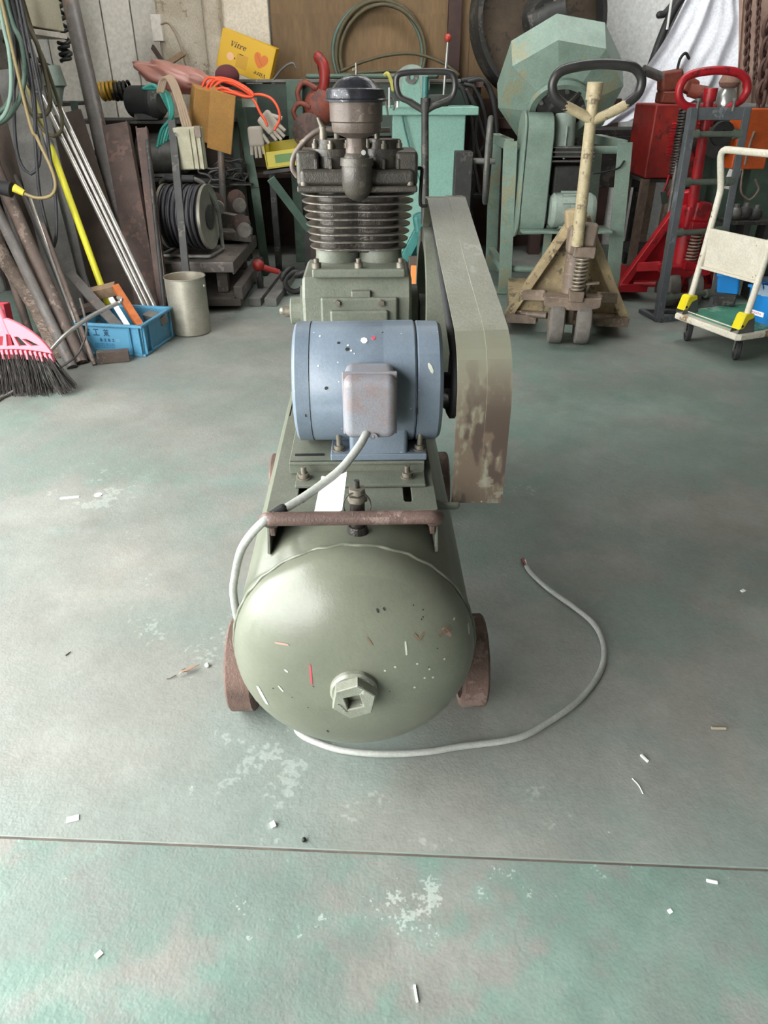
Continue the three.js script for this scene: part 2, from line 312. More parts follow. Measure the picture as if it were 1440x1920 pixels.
  // wheels on two axles
  for (const z of [-0.192, -0.93]) {
    const ax = part('axle', rod([-0.252, 0.092, z], [0.252, 0.092, z], 0.012), M.iron, comp);
    for (const s of [-1, 1]) {
      part('axle_bracket', box(0.012, 0.12, 0.06, [s * 0.11, 0.125, z], undefined, 0.002), M.olive2, ax);
      const w = part('wheel', [alongX(lathe([[0.074, -0.025], [0.088, -0.025], [0.092, -0.021], [0.092, 0.021], [0.088, 0.025], [0.074, 0.025], [0.074, -0.025]], 40)).translate(s * 0.225, 0.092, z)], M.wheelRust, comp, 'rusty cast iron wheel');
      part('hub', alongX(lathe([[0.0125, -0.02], [0.022, -0.02], [0.022, 0.02], [0.0125, 0.02]], 20)).translate(s * 0.225, 0.092, z), M.wheelRust, w);
      for (let k = 0; k < 5; k++) { const t = k / 5 * Math.PI * 2 + 0.3; part('spoke', bar([s * 0.225, 0.092 + 0.018 * Math.cos(t), z + 0.018 * Math.sin(t)], [s * 0.225, 0.092 + 0.077 * Math.cos(t), z + 0.077 * Math.sin(t)], 0.014, 0.016, [1, 0, 0]), M.wheelRust, w); }
    }
  }
  // channel-shaped base plate with two adjusting slots
  const PY = 0.512;
  const pl = poly([[-0.133, -0.82], [0.131, -0.82], [0.131, -0.072], [-0.133, -0.072]]);
  for (const x of [-0.082, 0.088]) pl.holes.push(hole([[x - 0.0065, -0.19], [x + 0.0065, -0.19], [x + 0.0065, -0.105], [x + 0.004, -0.1], [x - 0.004, -0.1], [x - 0.0065, -0.105]]));
  const plate = part('base_plate', [extrude(pl, 0.006, 0.001).rotateX(Math.PI / 2).scale(1, 1, 1).translate(0, PY, 0)], M.olive2, comp, 'olive steel plate under the motor');
  plate.geometry.computeVertexNormals();
  for (const s of [-1, 1]) part('side_flange', extrude(poly([[-0.82, PY], [-0.075, PY], [-0.045, 0.452], [-0.06, 0.442], [-0.82, 0.442]]), 0.005, 0.0008).rotateY(-Math.PI / 2).translate(s * 0.131 + 0.002, 0, 0), M.olive2, plate);
  // pipe handle across the front, hinged on two arms
  const hb = part('carry_handle', tube([[-0.124, 0.497, -0.066], [-0.127, 0.512, -0.045], [-0.127, 0.529, -0.022], [-0.116, 0.535, -0.013], [-0.06, 0.535, -0.013], [0, 0.535, -0.013], [0.06, 0.535, -0.013], [0.116, 0.535, -0.013], [0.127, 0.529, -0.022], [0.127, 0.512, -0.045], [0.124, 0.497, -0.066]], 0.0105, { rad: 14, seg: 90, tension: 0.2 }), M.rustPipe, comp, 'rust brown pipe handle');
  for (const s of [-1, 1]) part('hinge_lug', box(0.008, 0.03, 0.02, [s * 0.124, 0.492, -0.066], undefined, 0.002), M.rustPipe, hb);
  // safety valve stem
  const sv = part('safety_valve', [alongZ(lathe([[0.001, 0], [0.017, 0], [0.014, 0.014], [0.001, 0.014]], 20)).rotateX(-Math.PI / 2).translate(0.008, 0.494, -0.038), rod([0.008, 0.5, -0.038], [0.008, 0.552, -0.038], 0.0115, 0.0115, 18), rod([0.008, 0.55, -0.038], [0.008, 0.584, -0.038], 0.0042, 0.0042, 10)], M.iron, comp, 'dark brass safety valve');
  part('valve_nut', [hexNut(0.0155, 0.010, [0.008, 0.556, -0.038], [0, 0.3, 0]), hexNut(0.013, 0.009, [0.008, 0.568, -0.038], [0, 0.1, 0])], M.bolt, sv);
  part('pull_ring', torus(0.02, 0.0011, [0.008, 0.55, -0.024], [-0.25, 0, 0], 28, 6), M.iron, sv);

  // slide base of the motor
  const SY = 0.512;
  const slide = part('motor_slide_base', [box(0.215, 0.006, 0.052, [0.012, SY + 0.003, -0.172], undefined, 0.002), box(0.228, 0.022, 0.005, [0.006, SY + 0.013, -0.198], undefined, 0.001), box(0.228, 0.005, 0.24, [0.006, SY + 0.0215, -0.312], undefined, 0.0015)], M.olive2, comp, 'olive slotted motor mounting base');
  const nut = (x, y, z, parent, r = 0.0095, stud = 0.012) => part('bolt', [hexNut(r, 0.009, [x, y + 0.0045, z], [0, rr(0, 1), 0]), rod([x, y, z], [x, y + 0.009 + stud, z], r * 0.5, r * 0.5, 10), ring(r * 1.25, 0.001, 0.002, 16).translate(x, y + 0.001, z)], M.bolt, parent);
  nut(-0.082, SY + 0.006, -0.172, slide); nut(0.090, SY + 0.006, -0.172, slide);
  part('slot', box(0.05, 0.001, 0.008, [-0.075, SY + 0.0243, -0.222], undefined, 0), M.black, slide);

  // electric motor, axis across
  const MY = 0.643, MZ = -0.289, MR = 0.1;
  const mot = part('motor', alongX(lathe([[0.001, -0.075], [MR - 0.001, -0.075], [MR, -0.073], [MR, 0.094], [MR - 0.001, 0.096], [0.001, 0.096]], 64)).translate(0.008, MY, MZ), M.motorBlue, comp, 'blue grey electric motor');
  part('end_bell', alongX(lathe([[0.03, -0.104], [0.088, -0.104], [0.096, -0.102], [MR, -0.098], [MR + 0.0005, -0.0757], [0.001, -0.0757]], 64)).translate(0.008, MY, MZ), M.motorBlue, mot);
  part('end_bell', alongX(lathe([[0.001, 0.0975], [MR - 0.002, 0.0975], [MR - 0.002, 0.098], [MR + 0.0005, 0.1], [MR, 0.133], [MR - 0.005, 0.139], [0.03, 0.14], [0.001, 0.14]], 64)).translate(0.008, MY, MZ), M.motorBlue, mot);
  part('shell_seam', alongX(lathe([[MR - 0.001, 0.044], [MR + 0.0014, 0.044], [MR + 0.0014, 0.0935], [MR - 0.001, 0.0935]], 64)).translate(0.008, MY, MZ).scale(1, 1, 1), M.motorBlue, mot);
  // feet
  part('foot', [box(0.162, 0.012, 0.205, [0.043, 0.541, -0.302], undefined, 0.002), box(0.098, 0.06, 0.19, [0.043, 0.566, -0.297], undefined, 0.008)], M.motorBlue, mot);
  nut(-0.024, 0.547, -0.218, mot, 0.009, 0.022); nut(0.113, 0.547, -0.218, mot, 0.009, 0.022); nut(-0.024, 0.547, -0.385, mot, 0.009, 0.022); nut(0.113, 0.547, -0.385, mot, 0.009, 0.022);
  part('drain_slot', box(0.0022, 0.011, 0.004, [-0.075, 0.625, MZ + 0.0965], [-0.15, 0, 0], 0), M.black, mot);
  part('drain_slot', box(0.0025, 0.010, 0.003, [0.1045, 0.628, MZ + 0.0985], [-0.15, 0, 0], 0), M.black, mot);
  // terminal box: backing and domed lid
  const tb = part('terminal_box', [box(0.079, 0.098, 0.06, [0.029, 0.658, -0.178], undefined, 0.014), box(0.084, 0.102, 0.007, [0.029, 0.658, -0.152], undefined, 0.003)], M.motorBox, mot, 'grey terminal box');
  part('lid', place(new RoundedBoxGeometry(0.080, 0.098, 0.036, 4, 0.014), [0.029, 0.658, -0.140]), M.motorBox, tb);
  part('lid_screw', [alongZ(ring(0.006, 0.0022, 0.006, 16)).translate(0.034, 0.616, -0.122), ball(0.0024, [0.034, 0.616, -0.1205])], M.motorBox, tb);
  const splash = (x, t, w, h, mat) => part('paint_splash', place(new THREE.CylinderGeometry(1, 1.1, 0.001, 7).scale(w / 2, 1, h / 2).rotateX(Math.PI / 2), [x, MY + (MR + 0.0004) * Math.sin(t), MZ + (MR + 0.0004) * Math.cos(t)], [-t, 0, 0.4]), mat, mot);
  splash(0.021, 1.05, 0.010, 0.012, M.white); splash(0.036, 1.1, 0.007, 0.007, redMark); splash(0.0, 0.85, 0.003, 0.003, M.white); splash(0.005, 0.8, 0.002, 0.002, M.white); splash(-0.005, 0.95, 0.003, 0.003, M.white); splash(0.126, 0.55, 0.006, 0.018, whiteMark); splash(-0.052, 0.6, 0.003, 0.003, M.white); splash(0.095, 0.35, 0.003, 0.003, M.white); splash(-0.05, 1.15, 0.003, 0.003, M.white); splash(-0.02, 0.35, 0.002, 0.002, M.white);
  splash(-0.04, 0.25, 0.006, 0.005, darkMark); splash(-0.006, 0.88, 0.007, 0.006, darkMark); splash(0.09, 0.55, 0.003, 0.003, darkMark); splash(0.084, 0.58, 0.004, 0.004, darkMark); splash(-0.02, 1.0, 0.005, 0.004, darkMark); splash(0.055, 1.25, 0.012, 0.004, darkMark);
  // belt drive
  const pulley = part('motor_pulley', [alongX(lathe([[0.012, -0.03], [0.056, -0.03], [0.06, -0.026], [0.05, -0.012], [0.06, 0], [0.05, 0.012], [0.06, 0.026], [0.056, 0.03], [0.012, 0.03]], 40)).translate(0.2, MY, MZ), rod([0.14, MY, MZ], [0.2, MY, MZ], 0.014)], M.rubber, mot, 'black belt pulley');
  const CY = 0.645, CZ = -0.715, FR = 0.178, FX = 0.176;
  const fw = part('flywheel', [alongX(ring(FR, FR - 0.03, 0.062, 72)).translate(FX, CY, CZ), alongX(ring(0.04, 0.014, 0.07, 32)).translate(FX, CY, CZ)], M.olive2, comp, 'olive spoked flywheel');
  for (let k = 0; k < 5; k++) { const t = k / 5 * Math.PI * 2 + 0.5; part('spoke', bar([FX, CY + 0.03 * Math.cos(t), CZ + 0.03 * Math.sin(t)], [FX, CY + 0.155 * Math.cos(t), CZ + 0.155 * Math.sin(t)], 0.04, 0.018, [1, 0, 0], 0.006), M.olive2, fw); }
  for (const x of [0.171, 0.190, 0.209]) {
    const loop = [], d = Math.hypot(CZ - MZ, CY - MY), al = Math.asin((FR + 0.004 - 0.06) / d), base = Math.atan2(CY - MY, MZ - CZ);
    for (let i = 0; i <= 16; i++) { const t = base + Math.PI / 2 + al + (Math.PI * 1 - 2 * al) * (i / 16) * -1 + 0; loop.push([x, MY + 0.058 * Math.sin(t), MZ - 0.058 * Math.cos(t) * -1]); }
    // explicit belt: upper run, wheel back, lower run, pulley front
    const pts = [];
    for (let i = 0; i <= 14; i++) { const t = Math.PI / 2 - al + (Math.PI + 2 * al) * i / 14; pts.push([x, CY + (FR + 0.003) * Math.sin(t), CZ + (FR + 0.003) * Math.cos(t)]); }
    for (let i = 0; i <= 10; i++) { const t = -Math.PI / 2 - al + (Math.PI - 2 * al) * 0 + (Math.PI + 2 * al - 4 * al * 0.5) * i / 10; pts.push([x, MY + 0.058 * Math.sin(t), MZ + 0.058 * Math.cos(t)]); }
    part('drive_belt', tube(pts, 0.0085, { closed: true, seg: 160, rad: 6, tension: 0.1 }), M.rubber, comp, 'black V-belt');
  }
  // belt guard: bent strip in two overlapping halves and an outer cheek
  const path = [[-0.134, 0.49], [-0.134, 0.66]];
  for (let i = 1; i <= 8; i++) { const t = i / 8 * 1.38; path.push([-0.134 - 0.11 * (1 - Math.cos(t)), 0.66 + 0.098 * Math.sin(t)]); }
  path.push([-0.5, 0.805], [-0.81, 0.866], [-0.87, 0.862], [-0.92, 0.80], [-0.935, 0.70]);
  const fixStrip = (x0, x1, off, path) => {                   // the extrusion runs along x; shape x is z
    const outer = [], inner = [], th = 0.0025;
    path.forEach(([z, y], i) => {
      const [z0, y0] = path[Math.max(0, i - 1)], [z1, y1] = path[Math.min(path.length - 1, i + 1)], L = Math.hypot(z1 - z0, y1 - y0), nz = (y1 - y0) / L, ny = -(z1 - z0) / L;
      outer.push([z + nz * (off + th), y + ny * (off + th)]); inner.push([z + nz * off, y + ny * off]);
    });
    const g = extrude(poly([...outer, ...inner.reverse()]), x1 - x0, 0), p = g.attributes.position, n = g.attributes.normal;
    for (let i = 0; i < p.count; i++) { const x = p.getX(i), y = p.getY(i), z = p.getZ(i); p.setXYZ(i, x0 + z, y, x); const a = n.getX(i), b = n.getY(i), c = n.getZ(i); n.setXYZ(i, c, b, a); }
    const q = g.index ? g.toNonIndexed() : g, pa = q.attributes.position.array;   // mirror swap turns faces round: put them right
    for (const name of ['position', 'normal', 'uv']) { const at_ = q.attributes[name]; if (!at_) continue; const s = at_.itemSize, arr = at_.array; for (let i = 0; i < at_.count; i += 3) for (let k = 0; k < s; k++) { const t = arr[(i + 1) * s + k]; arr[(i + 1) * s + k] = arr[(i + 2) * s + k]; arr[(i + 2) * s + k] = t; } }
    return q;
  };
  const lower = path.slice(0, 9), upper = path.slice(8);
  // paint on the front face, scraped through to brown metal below y = 0.72 (rows are heights in metres)
  const wornMap = colourTexture(512, 512, (px, py) => {
    const h = py / 512, x = px * 2, amt = h < 0.76 && h > 0.4 ? 1 - sstep(0.6, 0.75, h) : 0;
    const streak = 0.5 * at(FIELD.fine, x + 3, (py / 3) | 0) + 0.3 * at(FIELD.mid, x, (py / 2) | 0) + 0.2 * at(FIELD.grit, x, py);
    let c = mix3([123, 124, 110], [114, 112, 96], at(FIELD.mid, x, py));
    c = mix3(c, [90, 77, 65], amt * sstep(0.36, 0.5, streak));
    c = mix3(c, [66, 54, 47], amt * sstep(0.54, 0.6, 0.6 * at(FIELD.mid2, x + 90, (py / 2) | 0) + 0.4 * at(FIELD.fine, x, py)));
    if (amt > 0.05 && at(FIELD.fine, (x / 3) | 0, py + 60) > 0.70) c = mix3(c, [132, 127, 114], 0.6);
    if (at(FIELD.grit, x, py) > 0.975) c = [205, 200, 190];
    return c;
  });
  M.coverWorn = new THREE.MeshStandardMaterial({ map: wornMap, roughness: 0.4, side: THREE.DoubleSide });
  const guard = part('belt_guard', fixStrip(0.161, 0.209, 0, upper), M.coverPaint, comp, 'scuffed olive and brown belt guard');
  part('guard_strip', fixStrip(0.206, 0.244, 0.002, upper), M.coverPaint, guard);
  part('guard_front', fixStrip(0.161, 0.209, 0, lower), M.coverWorn, guard, 'front of the guard worn down to brown metal');
  part('guard_front', fixStrip(0.206, 0.244, 0.002, lower), M.coverWorn, guard);
  const cheek = poly([...path.map(([z, y]) => [z, y]), [-0.935, 0.47], [-0.55, 0.47], [-0.3, 0.53], [-0.2, 0.49]]);
  const ck = extrude(cheek, 0.002, 0).rotateY(-Math.PI / 2).translate(0.245, 0, 0);
  part('cheek_plate', ck, M.coverPaint, guard);
  part('guard_bracket', tube([[0.114, 0.497, -0.11], [0.128, 0.501, -0.115], [0.145, 0.494, -0.118], [0.168, 0.492, -0.12]], 0.006, { rad: 8 }).scale(1, 1, 1), M.olive2, guard);
  part('guard_foot', box(0.05, 0.005, 0.018, [0.142, 0.489, -0.124], undefined, 0.001), M.olive2, guard);

  // crankcase
  const QX = 0.006;
  const cs = poly([[-0.125, 0.50], [0.125, 0.50], [0.125, 0.51], [0.108, 0.535], [0.108, 0.705], [0.085, 0.742], [-0.085, 0.742], [-0.108, 0.705], [-0.108, 0.535], [-0.125, 0.51]]);   // z-y section
  const crank = part('crankcase', extrude(cs, 0.226, 0.006).rotateY(Math.PI / 2).translate(QX - 0.113, 0, CZ), M.olive2, comp, 'olive cast crankcase');
  const lidF = place(new RoundedBoxGeometry(0.158, 0.15, 0.012, 2, 0.005), [QX + 0.004, 0.632, CZ + 0.112]);
  const il = part('inspection_lid', [lidF, place(new RoundedBoxGeometry(0.12, 0.115, 0.012, 2, 0.005), [QX + 0.004, 0.625, CZ + 0.12])], M.olive2, crank);
  for (const x of [-0.045, 0.045]) { part('bolt', alongZ(new THREE.CylinderGeometry(0.007, 0.007, 0.012, 6)).translate(QX + 0.004 + x, 0.697, CZ + 0.119), M.bolt, crank); }
  part('lifting_lug', box(0.04, 0.016, 0.018, [QX + 0.008, 0.711, CZ + 0.104], undefined, 0.003), M.olive2, crank);
  // base flange of the cylinder
  const fl = part('cylinder_flange', box(0.19, 0.018, 0.2, [QX + 0.004, 0.751, CZ], undefined, 0.004), M.olive2, crank);
  for (const z of [0.086, -0.086]) for (const x of [-0.082, 0.004, 0.09]) part('nut', [hexNut(0.0095, 0.01, [QX + x, 0.765, CZ + z], [0, rr(0, 1), 0]), rod([QX + x, 0.76, CZ + z], [QX + x, 0.778, CZ + z], 0.0055, 0.0055, 10)], M.bolt, crank);
  part('bearing_housing', [lathe([[0.001, 0], [0.055, 0], [0.055, 0.012], [0.03, 0.014], [0.03, 0.034], [0.026, 0.037], [0.001, 0.037]], 32).rotateZ(Math.PI / 2).translate(QX - 0.112, CY + 0.005, CZ)], M.olive2, crank);
  part('crank_nut', [alongX(new THREE.CylinderGeometry(0.014, 0.014, 0.014, 6)).translate(QX - 0.155, CY + 0.005, CZ), ball(0.01, [QX - 0.165, CY + 0.005, CZ])], M.bolt, crank);
  part('oil_plug', [alongX(new THREE.CylinderGeometry(0.009, 0.009, 0.02, 6)).translate(QX - 0.12, 0.59, CZ + 0.06)], M.bolt, crank);
  part('shaft', rod([QX + 0.11, CY, CZ], [0.205, CY, CZ], 0.018), M.iron, crank);
  part('shaft_housing', [alongX(ring(0.06, 0.02, 0.02, 32)).translate(QX + 0.12, CY, CZ)], M.olive2, crank);

  // two finned cylinders
  const eight = (r, c) => {                                  // outline of two joined discs with a shallow waist
    const o = [], n = 26, m = 12, waist = (x) => r * (1 - 0.055 * Math.exp(-((x / (0.35 * c)) ** 2)));
    for (let i = 0; i <= n; i++) { const t = -Math.PI / 2 + Math.PI * i / n; o.push([c + r * Math.cos(t), r * Math.sin(t)]); }
    for (let i = 1; i < m; i++) { const x = c - 2 * c * i / m; o.push([x, waist(x)]); }
    for (let i = 0; i <= n; i++) { const t = Math.PI / 2 + Math.PI * i / n; o.push([-c + r * Math.cos(t), r * Math.sin(t)]); }
    for (let i = 1; i < m; i++) { const x = -c + 2 * c * i / m; o.push([x, -waist(x)]); }
    return poly(o);
  };
  const flat = (shape, th, bev) => extrude(shape, th, bev).rotateX(-Math.PI / 2);
  const block = part('cylinder_block', [place(new THREE.CylinderGeometry(0.0455, 0.046, 0.026, 40), [QX + 0.004 - 0.0455, 0.771, CZ]), place(new THREE.CylinderGeometry(0.0455, 0.046, 0.026, 40), [QX + 0.004 + 0.0455, 0.771, CZ])], M.olive2, comp, 'cast iron twin cylinder');
  part('cylinder_core', flat(eight(0.039, 0.046), 0.128, 0.001).translate(QX + 0.004, 0.78, CZ), M.iron, block);  // shade deep between the fins is put into this darker core colour
  for (let i = 0; i < 8; i++) { const k = i / 7; part('cooling_fin', flat(eight(0.0555 + 0.0125 * k, 0.047 + 0.002 * k), 0.0036, 0.0011).translate(QX + 0.004, 0.786 + 0.0148 * i, CZ), M.finIron, block); }
  // cylinder head
  const HY = 0.905;
  const head = part('cylinder_head', [box(0.236, 0.012, 0.145, [QX + 0.004, HY, CZ], undefined, 0.004), box(0.225, 0.03, 0.13, [QX + 0.004, HY + 0.02, CZ], undefined, 0.012)], M.headPaint, comp, 'dark cast cylinder head');
  for (const s of [-1, 1]) {
    part('side_chamber', box(0.044, 0.064, 0.11, [QX + 0.004 + s * 0.097, HY + 0.034, CZ], undefined, 0.008), M.headPaint, head);
    part('valve_chamber', [place(new THREE.CylinderGeometry(0.036, 0.04, 0.06, 24), [QX + 0.004 + s * 0.052, HY + 0.03, CZ + 0.005])], M.headPaint, head);
    for (const dx of [-0.028, 0.0, 0.028]) part('rib', box(0.007, 0.05, 0.022, [QX + 0.004 + s * 0.052 + dx, HY + 0.028, CZ + 0.046], undefined, 0.003), M.headPaint, head);
    part('valve_cap', [place(new THREE.CylinderGeometry(0.043, 0.046, 0.012, 8), [QX + 0.004 + s * 0.052, HY + 0.062, CZ], [0, 0.39, 0]), place(new THREE.CylinderGeometry(0.03, 0.036, 0.016, 8), [QX + 0.004 + s * 0.052, HY + 0.076, CZ], [0, 0.39, 0])], M.headPaint, head);
    for (let k = 0; k < 6; k++) { const t = k / 6 * Math.PI * 2 + 0.5; part('bolt', [hexNut(0.0065, 0.009, [QX + 0.004 + s * 0.052 + 0.036 * Math.cos(t), HY + 0.073, CZ + 0.036 * Math.sin(t)]), rod([QX + 0.004 + s * 0.052 + 0.036 * Math.cos(t), HY + 0.07, CZ + 0.036 * Math.sin(t)], [QX + 0.004 + s * 0.052 + 0.036 * Math.cos(t), HY + 0.083, CZ + 0.036 * Math.sin(t)], 0.0035, 0.0035, 8)], M.bolt, head); }
    part('unloader_pin', rod([QX + 0.004 + s * 0.04, HY + 0.08, CZ], [QX + 0.004 + s * 0.04, HY + 0.103, CZ], 0.0055, 0.0055, 10), M.bolt, head);
    part('bolt', hexNut(0.008, 0.009, [QX + 0.004 + s * 0.104, HY + 0.008, CZ + 0.058]), M.bolt, head);
  }
  // intake elbow and air filter
  const FX2 = QX + 0.004, FZ = CZ + 0.075;
  part('intake_elbow', [tube([[FX2, HY + 0.012, CZ + 0.03], [FX2, HY + 0.008, FZ - 0.01], [FX2, HY + 0.018, FZ + 0.006], [FX2, HY + 0.045, FZ + 0.004]], 0.0295, { rad: 20, seg: 30 }), place(new THREE.CylinderGeometry(0.031, 0.0325, 0.013, 28), [FX2, HY + 0.05, FZ + 0.004])], M.headPaint, head, 'cast intake elbow');
  const af = part('air_filter', place(lathe([[0.018, 0], [0.021, 0.002], [0.021, 0.02], [0.018, 0.026], [0.019, 0.04], [0.034, 0.046], [0.043, 0.05], [0.046, 0.056], [0.046, 0.066], [0.049, 0.068], [0.049, 0.104], [0.047, 0.106]], 40), [FX2, 0.955, FZ + 0.004]), M.ironWarm, comp, 'brown intake filter with a black domed cap');
  part('filter_cap', place(lathe([[0.05, 0.099], [0.057, 0.1], [0.0575, 0.103], [0.055, 0.105], [0.0545, 0.116], [0.0535, 0.119], [0.0515, 0.1205], [0.0510, 0.1206], [0.0435, 0.1212], [0.0430, 0.1214], [0.040, 0.125], [0.033, 0.132], [0.022, 0.1385], [0.01, 0.1415], [0.001, 0.142]], 44), [FX2, 0.955, FZ + 0.004]), M.capBlack, af, 'black cap');
  part('wing_screw', [rod([FX2 + 0.002, 1.095, FZ + 0.004], [FX2 + 0.002, 1.115, FZ + 0.004], 0.002, 0.002, 8), box(0.006, 0.005, 0.003, [FX2 - 0.002, 1.105, FZ + 0.004])], M.bolt, af);
  part('clamp_screw', [alongZ(new THREE.CylinderGeometry(0.0045, 0.0045, 0.01, 10)).translate(FX2 + 0.013, 0.972, FZ + 0.024)], plain(0xd8d8d4, 0.3, 0.8), af);
  // pipes on the head
  part('discharge_pipe', tube([[QX - 0.117, HY + 0.018, CZ + 0.01], [QX - 0.126, HY + 0.035, CZ + 0.012], [QX - 0.118, HY + 0.06, CZ + 0.012], [QX - 0.09, HY + 0.088, CZ + 0.014], [QX - 0.062, HY + 0.101, CZ + 0.014], [QX - 0.02, HY + 0.098, CZ + 0.014]], 0.0055, { rad: 10, seg: 50 }), M.ironWarm, head);
  part('pipe_fitting', [rod([QX - 0.062, HY + 0.07, CZ + 0.014], [QX - 0.062, HY + 0.106, CZ + 0.014], 0.008, 0.008, 12), rod([QX - 0.062, HY + 0.103, CZ + 0.014], [QX - 0.071, HY + 0.122, CZ + 0.014], 0.006, 0.003, 10)], M.bolt, head);
  part('pipe_stub', rod([QX + 0.03, HY + 0.099, CZ + 0.01], [QX + 0.07, HY + 0.1, CZ + 0.01], 0.005, 0.005, 10), M.bolt, head);
  part('breather_pipe', tube([[QX + 0.122, HY + 0.03, CZ], [QX + 0.134, HY + 0.03, CZ], [QX + 0.134, HY + 0.01, CZ], [QX + 0.133, HY - 0.035, CZ], [QX + 0.145, HY - 0.04, CZ]], 0.0035, { rad: 8, seg: 40 }), M.black, head);
}
// power cable from the terminal box to the floor
{
  const pts = [[-0.024,0.624,-1.022], [-0.028,0.619,-1.008], [-0.039,0.606,-0.99], [-0.064,0.583,-0.965], [-0.096,0.564,-0.945], [-0.127,0.55,-0.925], [-0.157,0.54,-0.905], [-0.176,0.533,-0.892], [-0.199,0.506,-0.895], [-0.217,0.474,-0.9], [-0.235,0.415,-0.92], [-0.242,0.38,-0.925], [-0.242,0.321,-0.93], [-0.238, 0.2, -0.955], [-0.228, 0.1, -0.99], [-0.214, 0.03, -1.02], [-0.185, 0.0065, -1.03], [-0.165,0.006,-0.974], [-0.121,0.006,-0.945], [-0.07,0.006,-0.928], [0,0.006,-0.921], [0.08,0.006,-0.926], [0.151,0.006,-0.94], [0.223,0.006,-0.951], [0.272,0.006,-0.966], [0.325,0.006,-1.001], [0.389,0.006,-1.051], [0.441,0.006,-1.11], [0.476,0.006,-1.171], [0.492,0.006,-1.241], [0.486,0.006,-1.301], [0.454,0.006,-1.362], [0.41,0.006,-1.43], [0.381,0.006,-1.491], [0.371,0.006,-1.529]];
  const cable = thing('power_cable', 'grey power cable from the blue motor curling over the floor beside the tank', 'cable', [0,0,-0.927]);
  roomPart('sheath', tube(pts, 0.0065, { seg: 260, rad: 10 }), M.greyCable, cable);
  roomPart('conductor', tube([[0.371,0.006,-1.529], [0.367,0.007,-1.545], [0.366,0.008,-1.565]], 0.0022, { rad: 6 }), plain(0x9c3a34, 0.5), cable, 'red core');
  roomPart('conductor', tube([[0.372,0.006,-1.526], [0.372,0.007,-1.545], [0.371,0.01,-1.553]], 0.002, { rad: 6 }), plain(0xc9c4ba, 0.5), cable, 'pale core');
  roomPart('conductor', tube([[0.369,0.006,-1.526], [0.364,0.006,-1.544], [0.362,0.005,-1.562]], 0.002, { rad: 6 }), plain(0x2a2323, 0.5), cable, 'dark core');
  roomPart('tape_wrap', tube([[-0.149,0.543,-0.911], [-0.16,0.538,-0.904], [-0.167,0.535,-0.899]], 0.0085, { rad: 10 }), M.black, cable, 'black tape around the cable');
  // paper tag tied to the cable
  const tag = thing('paper_tag', 'blank white paper tag tied to the grey cable above the pipe handle', 'tag', [-0.074,0.582,-0.955]);
  const q = [[-0.094,0.575,-0.955], [-0.056,0.581,-0.958], [-0.062,0.54,-0.915], [-0.105,0.53,-0.915]];
  const g = new THREE.BufferGeometry(), n = [], pos = [];
  const grid = 8, P = (u, v) => { const a = lerp3(q[0], q[1], u), b = lerp3(q[3], q[2], u), c = lerp3(a, b, v); c[2] += 0.006 * Math.sin(v * 3) * (0.5 + u * 0.5); c[1] -= 0.004 * Math.sin(u * 3.1); return c; };
  for (let i = 0; i < grid; i++) for (let j = 0; j < grid; j++) for (const [a, b] of [[0, 0], [0, 1], [1, 0], [0, 1], [1, 1], [1, 0]]) pos.push(...P((i + a) / grid, (j + b) / grid));
  const back = []; for (let i = pos.length / 3 - 1; i >= 0; i--) back.push(pos[i * 3], pos[i * 3 + 1] - 0.0003, pos[i * 3 + 2] - 0.0004);
  g.setAttribute('position', new THREE.Float32BufferAttribute([...pos, ...back], 3)); g.computeVertexNormals();
  roomPart('card', g, plain(0xf2f2ee, 0.8), tag);
  roomPart('string', tube([[-0.075,0.577,-0.956], [-0.072,0.583,-0.962], [-0.069,0.58,-0.96], [-0.074,0.575,-0.955]], 0.0008, { rad: 5 }), M.white, tag);
  roomPart('punched_hole', place(new THREE.CylinderGeometry(0.002, 0.002, 0.0014, 10), [-0.075,0.572,-0.955], [1.0, 0, 0]), M.black, tag);
}

